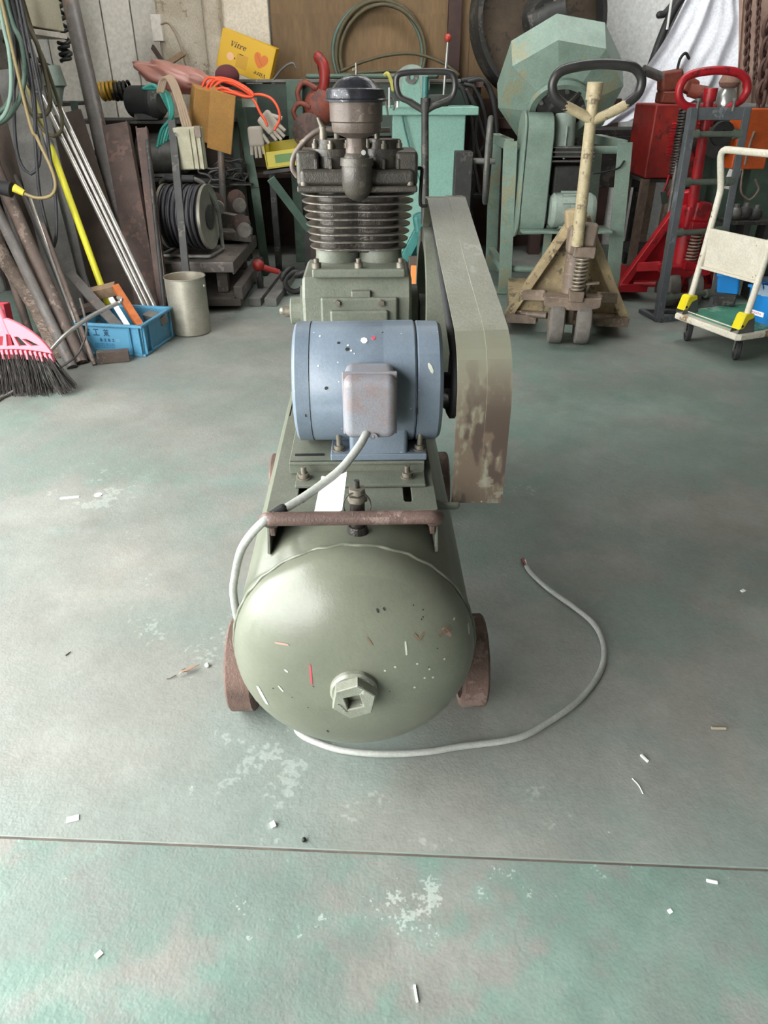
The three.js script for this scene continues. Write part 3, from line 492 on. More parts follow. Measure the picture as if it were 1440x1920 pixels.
// ---------------------------------------------------------------- right side: pallet trucks, roller frame, platform trolley, mixer
Object.assign(M, {
  creamPaint: surface(0xb09d78, { alt: 0x9a876a, amount: 0.9, chip: 0x6f6250, chipAt: 0.62, chip2: 0xb3a27c, chip2At: 0.68, dark: 0x3a322b, darkAt: 0.965, span: 0.35, rough: 0.5, relief: 0.0008 }),
  creamShaft: surface(0xbcae8c, { alt: 0xa8987a, amount: 0.8, chip: 0x7a6b56, chipAt: 0.66, span: 0.2, rough: 0.5, relief: 0.0006 }),
  brownSteel: surface(0x807062, { alt: 0x6b5c51, amount: 0.9, chip: 0x8a7868, chipAt: 0.64, span: 0.3, rough: 0.5, relief: 0.0008 }),
  wheelGrey: surface(0x76706a, { alt: 0x645f59, amount: 0.8, span: 0.2, rough: 0.75 }),
  blackGrip: surface(0x2c2b2b, { alt: 0x3a3836, amount: 0.6, span: 0.2, rough: 0.35 }),
  redPaint: surface(0xb01c26, { alt: 0x931620, amount: 0.7, chip: 0x6d1a1c, chipAt: 0.68, span: 0.4, rough: 0.38 }),
  redDull: surface(0x98271f, { alt: 0x7b1f1b, amount: 0.8, chip: 0x5a201c, chipAt: 0.68, span: 0.4, rough: 0.5 }),
  rustRed: surface(0x85402f, { alt: 0x6d3529, amount: 0.8, chip: 0x55302a, chipAt: 0.64, span: 0.25, rough: 0.6 }),
  orangePaint: surface(0xc4561f, { alt: 0xa8481c, amount: 0.7, span: 0.4, rough: 0.5 }),
  greyFrame: surface(0x5a5d60, { alt: 0x4c4f52, amount: 0.7, chip: 0x757a7e, chipAt: 0.72, span: 0.4, rough: 0.5 }),
  rollerGreen: surface(0x5a6257, { alt: 0x4b5248, amount: 0.7, span: 0.3, rough: 0.5 }),
  machineGreen: surface(0x83968a, { alt: 0x76897d, amount: 0.8, chip: 0x8d8f78, chipAt: 0.66, dark: 0x3f4a42, darkAt: 0.98, span: 0.5, rough: 0.5 }),
  machineGreenDark: surface(0x4f6355, { alt: 0x435549, amount: 0.8, span: 0.4, rough: 0.6 }),
  mint: surface(0x83ab9d, { alt: 0x7ba294, amount: 0.6, dark: 0x4a7a68, darkAt: 0.99, span: 0.6, rough: 0.45 }),
  darkSteel: surface(0x3a3937, { alt: 0x2c2b2a, amount: 0.8, chip: 0x55504a, chipAt: 0.66, span: 0.3, rough: 0.6, metal: 0.2 }),
  midSteel: surface(0x6e6c68, { alt: 0x5a5855, amount: 0.8, chip: 0x85827c, chipAt: 0.68, span: 0.3, rough: 0.5, metal: 0.3 }),
  paleMotor: surface(0x9aa79c, { alt: 0x8a978c, amount: 0.7, span: 0.3, rough: 0.55 }),
  trolleyCream: surface(0xd3cdbd, { alt: 0xc6bfae, amount: 0.7, chip: 0x8a6f55, chipAt: 0.76, span: 0.5, rough: 0.45 }),
  trolleyMat: surface(0x3d7d63, { alt: 0x4f8e76, amount: 0.9, chip: 0x7ba18f, chipAt: 0.68, span: 0.3, rough: 0.6 }),
  yellowPlastic: plain(0xd9c81f, 0.4), bluePlastic: plain(0x2183cf, 0.45), paleBlue: plain(0x8fa3b5, 0.6),
  chrome: plain(0xb8b8b4, 0.3, 0.8), spring: surface(0xa59a88, { alt: 0x8a7f70, amount: 0.7, span: 0.1, rough: 0.4, metal: 0.4 }),
});
function palletTruck(name, label, base, turn, mats, half, len = 1.1) {
  const [paint, dark, shaft, grip, wheelM] = mats, t = thing(name, label, 'pallet truck', base, turn);
  for (const s of [-1, 1]) {
    const w = part('steer_wheel', alongX(lathe([[0.02, -0.034], [0.088, -0.034], [0.098, -0.028], [0.1, -0.018], [0.1, 0.018], [0.098, 0.028], [0.088, 0.034], [0.02, 0.034], [0.02, -0.034]], 40)).translate(s * 0.062, 0.1, 0), wheelM, t, 'grey steering wheel');
    part('hub', alongX(ring(0.045, 0.012, 0.072, 24)).translate(s * 0.063, 0.1, 0), dark, w);
    // sloping A-frame beam, fork, side link
    part('frame_beam', bar([s * 0.02, 0.56, -0.12], [s * half, 0.075, -0.17], 0.042, 0.05, [0, 0, 1], 0.004), paint, t);
    const fk = part('fork', [box(0.15, 0.035, len, [s * (half - 0.08), 0.085, -0.17 - len / 2], undefined, 0.004), box(0.006, 0.045, len - 0.02, [s * (half - 0.008), 0.068, -0.17 - len / 2], undefined, 0.001), box(0.006, 0.045, len - 0.02, [s * (half - 0.152), 0.068, -0.17 - len / 2], undefined, 0.001)], paint, t);
    part('fork_heel', box(0.155, 0.045, 0.05, [s * (half - 0.065), 0.07, -0.152], undefined, 0.004), dark, fk);
    part('load_roller', alongX(new THREE.CylinderGeometry(0.04, 0.04, 0.07, 20)).translate(s * (half - 0.08), 0.04, -len - 0.05), wheelM, fk);
    part('link_arm', bar([s * 0.12, 0.215, -0.03], [s * (half - 0.06), 0.185, -0.15], 0.022, 0.05, [0, 1, 0], 0.004), dark, t);
    part('pull_rod', rod([s * 0.1, 0.10, -0.1], [s * (half - 0.07), 0.09, -0.16], 0.016), dark, t);
    part('link_bolt', hexNut(0.013, 0.03, [s * 0.128, 0.222, -0.01], [Math.PI / 2, 0, 0]), dark, t);
    part('web_plate', extrude(poly([[0, 0.54], [s * (half - 0.03), 0.1], [0, 0.1]].map(([x, y]) => [x, y])), 0.006, 0).translate(0, 0, -0.19), paint, t);
  }
  part('bumper_plate', extrude(poly([[-0.13, 0.185], [-0.09, 0.172], [0, 0.166], [0.09, 0.172], [0.13, 0.185], [0.13, 0.228], [-0.13, 0.228]]), 0.1, 0.004).translate(0, 0, -0.05), dark, t);
  part('axle', rod([-0.1, 0.1, 0], [0.1, 0.1, 0], 0.012), dark, t);
  part('fork_post', rod([0, 0.1, 0], [0, 0.19, 0], 0.02), dark, t);
  const pump = part('pump', [rod([0, 0.2, -0.06], [0, 0.5, -0.08], 0.05, 0.045, 24), box(0.13, 0.12, 0.1, [0.01, 0.47, -0.03], undefined, 0.02), box(0.07, 0.05, 0.06, [0.012, 0.235, 0.03], [0.1, 0, 0], 0.006)], dark, t);
  part('frame_cap', box(0.1, 0.09, 0.08, [-0.02, 0.55, -0.11], [0, 0, 0.2], 0.02), paint, t);
  part('pump_rod', rod([0.012, 0.25, 0.03], [0.022, 0.43, 0.035], 0.014), dark, pump);
  part('coil_spring', helix([0.013, 0.262, 0.03], [0.021, 0.415, 0.035], 0.026, 0.0055, 9), M.spring, pump);
  part('pump_clevis', [box(0.1, 0.05, 0.05, [0.022, 0.43, 0.03], [0, 0, -0.04], 0.008), box(0.09, 0.1, 0.07, [0.026, 0.50, 0.0], [0, 0, -0.08], 0.015)], dark, pump);
  part('release_pedal', [box(0.06, 0.008, 0.03, [0.08, 0.29, 0.02], [0, 0, 0.1], 0.002), box(0.012, 0.06, 0.03, [0.06, 0.26, 0.0], [0, 0, -0.3], 0.002)], dark, pump);
  return t;
}
function truckHandle(t, foot, top, loop, arms, shaftMat, gripMat, r) {   // given in room coordinates; put into the turned truck's own frame
  const inv = (g) => g.translate(-t.position.x, -t.position.y, -t.position.z).rotateY(-t.rotation.y);
  part('handle_shaft', [inv(rod(foot, top, r * 1.15, r * 0.95, 20)), inv(rod(lerp3(foot, top, 0.92), add(top, [0.002, 0.012, 0]), r * 1.3, r * 1.35, 20))], shaftMat, t);
  part('handle_grip', inv(tube(loop, r * 0.8, { seg: 90, rad: 12 })), gripMat, t);
  for (const a of arms) part('handle_arm', inv(tube(a, r * 0.84, { rad: 12 })), shaftMat, t);
}
{
  const t = palletTruck('hand_pallet_truck', 'worn cream hand pallet truck with black loop grip and brown patina', [0.892,0,-3.438], -0.14, [M.creamPaint, M.brownSteel, M.creamShaft, M.blackGrip, M.wheelGrey], 0.29, 0.72);
  truckHandle(t, [0.872,0.459,-3.4], [0.848,1.08,-3.36], [[0.742,1.005,-3.35], [0.694,1.039,-3.35], [0.676,1.08,-3.35], [0.693,1.12,-3.35], [0.741,1.14,-3.35], [0.845,1.153,-3.35], [0.951,1.149,-3.35], [1.003,1.135,-3.35], [1.031,1.098,-3.35], [1.024,1.05,-3.35], [0.979,1.011,-3.35]], [[[0.737,1.009,-3.35], [0.797,0.984,-3.36], [0.855,0.959,-3.36]], [[0.983,1.013,-3.35], [0.928,0.984,-3.36], [0.868,0.959,-3.36]]], M.creamShaft, M.blackGrip, 0.0235);
  const r = palletTruck('hand_pallet_truck', 'bright red hand pallet truck standing behind the grey roller frame', [1.663,0,-4.108], 0.02, [M.redPaint, M.redPaint, M.redPaint, M.redPaint, M.wheelGrey], 0.275, 0.45);
  truckHandle(r, [1.645,0.491,-4.12], [1.609,1.057,-4.1], [[1.549,0.982,-4.1], [1.49,0.998,-4.1], [1.457,1.039,-4.1], [1.46,1.091,-4.1], [1.499,1.125,-4.1], [1.597,1.142,-4.1], [1.702,1.138,-4.1], [1.766,1.111,-4.1], [1.789,1.062,-4.1], [1.775,1.023,-4.1], [1.755,1.007,-4.1]], [[[1.549,0.982,-4.1], [1.599,0.956,-4.11], [1.627,0.928,-4.11]], [[1.755,1.007,-4.1], [1.689,0.961,-4.11], [1.632,0.928,-4.11]]], M.redPaint, M.redPaint, 0.024);
}
// roller conveyor section stood on end
{
  const t = thing('roller_frame', 'dark grey steel roller frame stood on end before the red pallet truck', 'roller frame', [1.599,0,-3.827]);
  const L0 = [1.46,0,-3.787], L1 = [1.518,0.986,-4.02], R0 = [1.777,0,-3.91], R1 = [1.776,0.986,-4.02];
  roomPart('side_rail', bar(L0, L1, 0.035, 0.012, [0, 0, 1]), M.greyFrame, t); roomPart('side_rail', bar(R0, R1, 0.035, 0.012, [0, 0, 1]), M.greyFrame, t);
  roomPart('rail_flange', bar(add(L0, [-0.018, 0, -0.02]), add(L1, [-0.018, 0, -0.02]), 0.005, 0.045, [0, 0, 1]), M.greyFrame, t); roomPart('rail_flange', bar(add(R0, [0.018, 0, -0.02]), add(R1, [0.018, 0, -0.02]), 0.005, 0.045, [0, 0, 1]), M.greyFrame, t);
  roomPart('top_plate', bar(add(L1, [-0.01, -0.025, 0]), add(R1, [0.01, -0.025, 0]), 0.055, 0.008, [0, 0, 1]), M.greyFrame, t);
  for (const k of [0.12, 0.435, 0.67, 0.885]) {
    const a = lerp3(L0, L1, k), b = lerp3(R0, R1, k);
    const ro = roomPart('roller', rod(add(a, [0.02, 0, -0.01]), add(b, [-0.02, 0, -0.01]), 0.014), M.rollerGreen, t);
    for (const [p, q] of [[0.02, 0.16], [0.84, 0.98]]) roomPart('roller_collar', rod(add(lerp3(a, b, p), [0, 0, -0.01]), add(lerp3(a, b, q), [0, 0, -0.01]), 0.022, 0.022, 16), M.rollerGreen, t);
  }
  roomPart('foot_bar', bar(add(L0, [-0.0, 0.012, 0.0]), add(R0, [0, 0.012, 0]), 0.024, 0.03, [0, 1, 0]), M.greyFrame, t);
  roomPart('foot_bar', bar([1.457,0.012,-3.784], [1.419,0.012,-3.973], 0.03, 0.02, [0, 1, 0]), M.greyFrame, t);
  roomPart('foot_bar', bar([1.419,0.012,-3.973], [1.756,0.012,-3.93], 0.02, 0.02, [0, 1, 0]), M.greyFrame, t);
  for (const [p] of [[[1.531,1,-4.02]], [[1.705,1.002,-4.02]]]) { roomPart('adjusting_bolt', [rod(add(p, [0, -0.03, 0]), add(p, [0, 0.02, 0]), 0.008, 0.008, 10), hexNut(0.016, 0.012, add(p, [0, 0.02, 0]))], M.midSteel, t); }
}
// platform trolley
{
  const t = thing('platform_trolley', 'cream platform trolley with yellow hinge covers and green deck mat', 'trolley', [1.53, 0, -3.32], -1.182);
  const dk = poly([[-0.205, 0.03], [-0.19, 0.05], [0.19, 0.05], [0.205, 0.03], [0.205, -0.66], [-0.205, -0.66]]);
  const deck = part('deck', extrude(dk, 0.03, 0.006).rotateX(Math.PI / 2).translate(0, 0.135, 0), M.trolleyCream, t);
  part('deck_mat', box(0.37, 0.004, 0.64, [0, 0.137, -0.31], undefined, 0.001), M.trolleyMat, deck, 'green rubber mat');
  const caster = (x, z, a) => {
    const w = part('caster_wheel', [alongX(lathe([[0.03, -0.011], [0.04, -0.012], [0.045, -0.008], [0.045, 0.008], [0.04, 0.012], [0.03, 0.011], [0.03, -0.011]], 28)).rotateY(a).translate(x, 0.045, z)], M.rubber, t, 'black caster');
    part('wheel_hub', [alongX(ring(0.012, 0.004, 0.026, 16)).rotateY(a).translate(x, 0.045, z)], M.midSteel, w);
    for (let k = 0; k < 5; k++) { const u = k / 5 * 6.283, g = bar([0, 0.008 * Math.cos(u), 0.008 * Math.sin(u)], [0, 0.032 * Math.cos(u), 0.032 * Math.sin(u)], 0.007, 0.012, [1, 0, 0]).rotateY(a).translate(x, 0.045, z); part('wheel_spoke', g, M.midSteel, w); }
    part('caster_fork', [box(0.04, 0.006, 0.04, [0, 0.1, 0]), box(0.003, 0.06, 0.03, [-0.016, 0.07, 0]), box(0.003, 0.06, 0.03, [0.016, 0.07, 0])].map((g) => g.rotateY(a).translate(x, 0, z)), M.midSteel, t);
  };
  caster(-0.155, -0.02, 1.0); caster(0.155, -0.02, 0.9); caster(-0.155, -0.56, 1.2); caster(0.155, -0.56, 1.0);
  const hp = [[-0.172, 0.15, 0.0], [-0.172, 0.40, -0.025], [-0.172, 0.66, -0.045], [-0.172, 0.70, -0.04], [-0.172, 0.80, -0.008], [-0.168, 0.825, 0.0], [-0.145, 0.842, 0.004], [0, 0.842, 0.004], [0.145, 0.842, 0.004], [0.168, 0.825, 0.0], [0.172, 0.80, -0.008], [0.172, 0.70, -0.04], [0.172, 0.66, -0.045], [0.172, 0.40, -0.025], [0.172, 0.15, 0.0]];
  part('push_handle', tube(hp, 0.0145, { seg: 140, rad: 14, tension: 0.25 }), M.trolleyCream, t);
  part('handle_panel', [box(0.335, 0.165, 0.006, [0, 0.43, -0.028], [0.04, 0, 0], 0.002), box(0.335, 0.012, 0.016, [0, 0.513, -0.03], undefined, 0.003), box(0.335, 0.012, 0.016, [0, 0.348, -0.022], undefined, 0.003)], M.trolleyCream, t);
  for (const s of [-1, 1]) {
    const cov = poly([[0.045, 0.155], [0.03, 0.215], [0.02, 0.222], [-0.025, 0.218], [-0.03, 0.2], [0.0, 0.19], [0.02, 0.155]]);
    const hc = part('hinge_cover', extrude(cov, 0.05, 0.004).rotateY(-Math.PI / 2).translate(s * 0.172 + 0.025, 0, 0), M.yellowPlastic, t, 'yellow plastic hinge cover');
    for (const k of [-1, 1]) part('hinge_plate', extrude(poly([[0.046, 0.136], [0.04, 0.17], [0.01, 0.2], [-0.03, 0.205], [-0.05, 0.136]]), 0.003, 0).rotateY(-Math.PI / 2).translate(s * 0.172 + k * 0.021 + 0.0015, 0, 0), M.midSteel, t);
    part('rivet', [alongX(new THREE.CylinderGeometry(0.006, 0.006, 0.054, 12)).translate(s * 0.172, 0.17, 0.032)], M.black, hc);
  }
  part('cross_rod', rod([-0.16, 0.146, 0.012], [0.16, 0.146, 0.012], 0.003), M.trolleyCream, deck);
}
{
  const b = thing('plastic_bucket', 'blue plastic bin with a grey liner standing on the green trolley deck', 'bin', [1.815, 0.139, -3.33], -1.15);
  const shell = new THREE.CylinderGeometry(0.5, 0.43, 1, 4, 1, true); shell.rotateY(Math.PI / 4); shell.scale(0.24, 0.15, 0.3); shell.translate(0, 0.075, 0);
  part('bin_body', [shell, box(0.145, 0.006, 0.18, [0, 0.004, 0], undefined, 0.001)], M.bluePlastic, b);
  part('bin_rim', [box(0.19, 0.012, 0.012, [0, 0.15, 0.107]), box(0.19, 0.012, 0.012, [0, 0.15, -0.107]), box(0.012, 0.012, 0.226, [0.087, 0.15, 0]), box(0.012, 0.012, 0.226, [-0.087, 0.15, 0])], M.bluePlastic, b);
  const lin = new THREE.CylinderGeometry(0.54, 0.5, 1, 24, 3, true), p = lin.attributes.position; for (let i = 0; i < p.count; i++) { const k = 1 + 0.06 * Math.sin(i * 2.7); p.setX(i, p.getX(i) * k); p.setZ(i, p.getZ(i) * k); } lin.scale(0.19, 0.05, 0.235); lin.translate(0, 0.15, 0); lin.computeVertexNormals();
  part('liner', lin, M.paleBlue, b, 'crumpled grey liner');
  const cv = document.createElement('canvas'); cv.width = 128; cv.height = 40; const c = cv.getContext('2d'); c.fillStyle = '#f4f4f6'; c.fillRect(0, 0, 128, 40); c.fillStyle = '#c24a78'; c.font = 'bold 26px sans-serif'; for (let i = 0; i < 5; i++) { c.fillRect(22 + i * 17, 10, 3, 20); c.fillRect(22 + i * 17, 12 + (i % 3) * 6, 12, 3); c.fillRect(30 + i * 17, 10, 3, 18); }
  const tx = new THREE.CanvasTexture(cv); tx.colorSpace = THREE.SRGBColorSpace;
  const g = new THREE.PlaneGeometry(0.08, 0.022); const m = new THREE.Mesh(g, new THREE.MeshStandardMaterial({ map: tx, roughness: 0.6 })); m.name = 'sticker'; m.position.set(-0.02, 0.04, 0.1005); m.rotation.x = 0.07; m.userData.label = 'white sticker with pink print'; b.add(m);
  const k = thing('plastic_tub', 'small bright blue tub hanging tilted behind the trolley panel', 'tub', [1.879,0.13,-3.987]);
  roomPart('tub_body', [box(0.1, 0.11, 0.09, [1.699,0.248,-3.62], [0.2, -0.4, 0.25], 0.012)], M.bluePlastic, k);
  roomPart('tub_rim', [box(0.108, 0.01, 0.098, add([1.699,0.248,-3.62], [-0.012, 0.052, 0.01]), [0.2, -0.4, 0.25], 0.003)], M.bluePlastic, k);
  roomPart('stand', [box(0.1, 0.06, 0.09, [[1.699,0.248,-3.62][0], 0.171, [1.699,0.248,-3.62][2]], [0, -0.4, 0], 0.006)], M.darkSteel, k);
}
// drum mixer on a green stand
{
  const t = thing('drum_mixer', 'pale green drum mixer with faceted hopper, belt guard and motor on a frame', 'mixer', [1.069,0,-4.426]);
  const X = (u, v, D) => null;
  for (const [a, b, w] of [[[0.684,0.82,-4.4], [0.727,0,-4.439], 0.075], [[1.305,0.815,-4.4], [1.339,0,-4.324], 0.08]]) {
    roomPart('leg', [bar(a, b, 0.008, 0.09, [0, 0, 1]), bar(add(a, [0, 0, 0.045]), add(b, [0, 0, 0.045]), w, 0.008, [0, 0, 1])], M.machineGreen, t);
    roomPart('leg_foot', box(0.1, 0.012, 0.16, add(b, [0, 0.006, -0.02])), M.machineGreen, t);
    const a2 = add(a, [0, 0, -0.55]), b2 = add(b, [0, 0, -0.6]);
    roomPart('leg', bar(a2, b2, w, 0.01, [0, 0, 1]), M.machineGreen, t);
    roomPart('side_rail', bar(lerp3(a, b, 0.02), lerp3(a2, b2, 0.02), 0.05, 0.05, [0, 1, 0]), M.machineGreen, t);
    roomPart('side_rail', bar(lerp3(a, b, 0.84), lerp3(a2, b2, 0.84), 0.04, 0.04, [0, 1, 0]), M.machineGreen, t);
  }
  for (const [v, dz, m] of [[0.05, 0, M.machineGreen], [0.83, 0.02, M.machineGreen], [0.91, -0.3, M.machineGreen]]) roomPart('cross_rail', rod(add(lerp3([0.684,0.82,-4.4], [0.727,0,-4.439], v), [0, 0, dz - 0.02]), add(lerp3([1.305,0.815,-4.4], [1.339,0,-4.324], v), [0, 0, dz - 0.02]), 0.02), m, t);
  // belt guard: tall obround box
  const g0 = [0.829,0.628,-4.3], ob = new THREE.Shape(); ob.moveTo(-0.11, -0.2); ob.absarc(0, -0.2, 0.11, Math.PI, 2 * Math.PI); ob.lineTo(0.11, 0.2); ob.absarc(0, 0.2, 0.11, 0, Math.PI); ob.closePath();
  roomPart('belt_guard', extrude(ob, 0.145, 0.006).rotateY(Math.PI / 2).translate(g0[0] - 0.07, g0[1] + 0.02, g0[2] - 0.09), M.machineGreen, t);
  roomPart('guard_flange', extrude(ob, 0.012, 0.002).scale(1.06, 1.03, 1).rotateY(Math.PI / 2).translate(g0[0] - 0.085, g0[1] + 0.02, g0[2] - 0.09), M.machineGreen, t);
  // gearbox, neck, motor
  const neck = [0.976,0.856,-4.4];
  roomPart('neck', [rod(add(neck, [0, -0.1, 0]), add(neck, [0, 0.09, -0.03]), 0.066, 0.062, 28), bar(add(neck, [0.0, -0.12, 0.07]), add(neck, [0, 0.04, 0.06]), 0.01, 0.01)], M.paleMotor, t);
  const gb = [1.021,0.724,-4.42];
  const gear = roomPart('gearbox', [box(0.2, 0.05, 0.22, add(gb, [0, 0.045, 0])), box(0.18, 0.16, 0.2, add(gb, [0, -0.1, 0]), undefined, 0.015)], M.darkSteel, t);
  for (let i = 0; i < 4; i++) roomPart('gear_flange', box(0.23, 0.008, 0.24, add(gb, [0, 0.07 - i * 0.022, 0])), M.midSteel, t);
  const mc = [1.041,0.482,-4.3], motor = roomPart('motor', [alongX(lathe([[0.001, -0.12], [0.07, -0.12], [0.09, -0.1], [0.09, 0.1], [0.075, 0.125], [0.001, 0.125]], 32)).translate(...mc)], M.paleMotor, t, 'pale grey ribbed motor');
  for (let i = 0; i < 12; i++) { const u = i / 12 * 6.283; roomPart('motor_rib', box(0.13, 0.008, 0.014, add(mc, [0, 0.092 * Math.sin(u), 0.092 * Math.cos(u)]), [-u, 0, 0], 0.001), M.paleMotor, t); }
  roomPart('motor_plate', box(0.06, 0.045, 0.006, add(mc, [0.01, 0.02, 0.096]), [-0.2, 0, 0], 0.001), M.paleMotor, t);
  roomPart('motor_shelf', box(0.5, 0.015, 0.2, add(mc, [-0.02, -0.105, -0.02])), M.machineGreen, t);
  for (const x of [-0.1, 0.12]) roomPart('motor_post', box(0.04, 0.24, 0.04, add(mc, [x, -0.2, -0.05])), M.machineGreen, t);
  // hopper: eight-sided drum, bottom turned towards the door
  const hub = V([0.946,0.969,-4.42]), ax = new THREE.Vector3(0.05, 0.64, -0.77).normalize();
  const q = new THREE.Quaternion().setFromUnitVectors(new THREE.Vector3(0, 1, 0), ax), twist = 0.27;
  const oct = (r, y) => [...Array(8)].map((_, i) => { const u = i / 8 * 6.283 + twist; return new THREE.Vector3(r * Math.cos(u), y, r * Math.sin(u)).applyQuaternion(q).add(hub); });
  const o0 = oct(0.15, 0.02), o1 = oct(0.33, 0.09), o2 = oct(0.335, 0.27), o3 = oct(0.30, 0.285);
  const facet = (a, b, c, d) => { const g = new THREE.BufferGeometry().setFromPoints([a, b, c, a, c, d]); g.computeVertexNormals(); return g; };
  for (let i = 0; i < 8; i++) { const j = (i + 1) % 8; roomPart('hopper_panel', facet(o0[i], o0[j], o1[j], o1[i]), M.machineGreen, t); roomPart('hopper_panel', facet(o1[i], o1[j], o2[j], o2[i]), M.machineGreen, t); roomPart('hopper_panel', facet(o2[i], o2[j], o3[j], o3[i]), M.machineGreen, t); }
  const turn = (g) => g.applyQuaternion(q).translate(hub.x, hub.y, hub.z);
  roomPart('drum_ring', turn(lathe([[0.13, -0.01], [0.165, -0.02], [0.175, 0], [0.165, 0.03], [0.13, 0.02], [0.13, -0.01]], 40)), M.machineGreen, t, 'dark ring under the hopper');
  roomPart('hub_plate', turn(lathe([[0.001, -0.03], [0.06, -0.03], [0.07, -0.01], [0.14, 0.0], [0.14, 0.015], [0.001, 0.015]], 40)), M.darkSteel, t);
  for (let i = 0; i < 5; i++) { const u = i / 5 * 6.283 + 1; roomPart('hub_rib', turn(bar([0.05 * Math.cos(u), -0.015, 0.05 * Math.sin(u)], [0.14 * Math.cos(u), 0.0, 0.14 * Math.sin(u)], 0.02, 0.03, [0, 1, 0])), M.darkSteel, t); roomPart('hub_bolt', turn(place(new THREE.CylinderGeometry(0.012, 0.012, 0.02, 6), [0.12 * Math.cos(u + 0.5), -0.008, 0.12 * Math.sin(u + 0.5)])), M.midSteel, t); }
  roomPart('wire', tube([[1.138,0.668,-4.3], [1.204,0.676,-4.3], [1.279,0.693,-4.32], [1.306,0.726,-4.33]], 0.005), M.black, t);
}
// big wheel leaning on the wall behind the mixer
{
  const c = [0.983,1.441,-5.52], t = thing('belt_wheel', 'large dark iron belt wheel leaning on the wall behind the mixer', 'wheel', [c[0], 0, -5.4]);
  const tilt = (g) => g.rotateX(Math.PI / 2 - 0.1).rotateY(0.28).translate(...c);
  roomPart('rim', tilt(ring(0.445, 0.415, 0.15, 64)), M.darkSteel, t); roomPart('web', tilt(place(new THREE.CylinderGeometry(0.42, 0.42, 0.02, 64), [0, -0.02, 0])), surface(0x544637, { alt: 0x453a2e, amount: 0.8, chip: 0x39322b, chipAt: 0.6, span: 0.6, rough: 0.7 }), t);
  roomPart('hub', tilt(lathe([[0.001, 0.1], [0.09, 0.1], [0.11, 0.02], [0.11, -0.03], [0.001, -0.03]], 32)), M.darkSteel, t);
  roomPart('wheel_stand', [bar([c[0] - 0.17, 0, -5.6], [c[0] - 0.17, 0.84, -5.6], 0.08, 0.08), bar([c[0] + 0.13, 0, -5.6], [c[0] + 0.13, 0.84, -5.6], 0.08, 0.08), box(0.4, 0.06, 0.2, [c[0] - 0.02, 0.86, -5.55])], M.darkPost, t);
  const k = [0.984,1.422,-5.3];
  roomPart('gear_knob', [rod(add(k, [-0.09, -0.03, 0]), add(k, [0.02, 0.01, 0.02]), 0.07, 0.07, 24), rod(add(k, [0.0, 0.01, 0.0]), add(k, [0.12, 0.04, 0.03]), 0.075, 0.07, 24), rod(add(k, [0, 0, 0]), add(k, [0, -0.02, -0.22]), 0.03)], M.darkSteel, t);
  roomPart('support_rod', rod(add(k, [0.05, 0, 0]), add(k, [0.05, 0.4, -0.03]), 0.012), M.midSteel, t);
}

// ---------------------------------------------------------------- middle and right background
Object.assign(M, {
  tealPaint: surface(0x2f6d68, { alt: 0x265a56, amount: 0.7, span: 0.4, rough: 0.5 }),
  hoseBlack: surface(0x2b2b2b, { alt: 0x383736, amount: 0.6, span: 0.3, rough: 0.55 }),
  hoseGreen: surface(0x5d7366, { alt: 0x4e6257, amount: 0.6, span: 0.4, rough: 0.5 }),
  hoseOlive: surface(0x5d543c, { alt: 0x4c4532, amount: 0.7, span: 0.4, rough: 0.6 }),
  benchGreen: surface(0x3b4a40, { alt: 0x303c35, amount: 0.8, span: 0.6, rough: 0.6 }),
  cloth: surface(0xebecf2, { alt: 0xe2e3ea, amount: 0.6, span: 0.8, rough: 0.85 }),
  brownTarp: surface(0x8a6a5a, { alt: 0x77594c, amount: 0.9, chip: 0x9a8274, chipAt: 0.66, span: 0.6, rough: 0.8 }),
  pinkWall: surface(0xb59a8c, { alt: 0xa18678, amount: 0.9, span: 0.9, rough: 0.85 }),
  chainRust: surface(0x5f4239, { alt: 0x4b352f, amount: 0.8, span: 0.1, rough: 0.7 }),
  cardboard: surface(0xa5793f, { alt: 0x96703c, amount: 0.7, span: 0.5, rough: 0.85 }),
  yellowBox: plain(0xd8a916, 0.55), creamBox: surface(0x9f9a84, { alt: 0x8d8873, amount: 0.7, span: 0.3, rough: 0.6 }),
  orangeCord: plain(0xe0522c, 0.5), tealNet: plain(0x1f7a6d, 0.6), tanCable: plain(0x9b8570, 0.6), pinkBag: new THREE.MeshPhysicalMaterial({ color: 0xc98f82, roughness: 0.35, transmission: 0.35, thickness: 0, side: THREE.DoubleSide }),
});
// steel bench along the back wall
{
  const t = thing('steel_bench', 'dark green steel bench with a bright top edge along the plywood wall', 'bench', [-0.15, 0, -5.55]);
  roomPart('bench_top', box(1.58, 0.02, 0.45, [-0.235, 1.105, -5.6], undefined, 0.004), M.midSteel, t);
  roomPart('front_panel', box(1.54, 0.3, 0.02, [-0.235, 0.94, -5.4], undefined, 0.003), M.benchGreen, t);
  roomPart('mid_shelf', box(1.54, 0.03, 0.44, [-0.235, 0.55, -5.6]), M.darkPost, t);
  for (const x of [-0.98, -0.2, 0.5]) for (const z of [-5.42, -5.79]) roomPart('bench_leg', box(0.05, 1.1, 0.05, [x, 0.55, z]), M.benchGreen, t);
  roomPart('wire_hook', tube([[-0.713,1.109,-5.38], [-0.645,1.173,-5.37], [-0.581,1.202,-5.36], [-0.559,1.173,-5.36]], 0.007), M.midSteel, t);
}
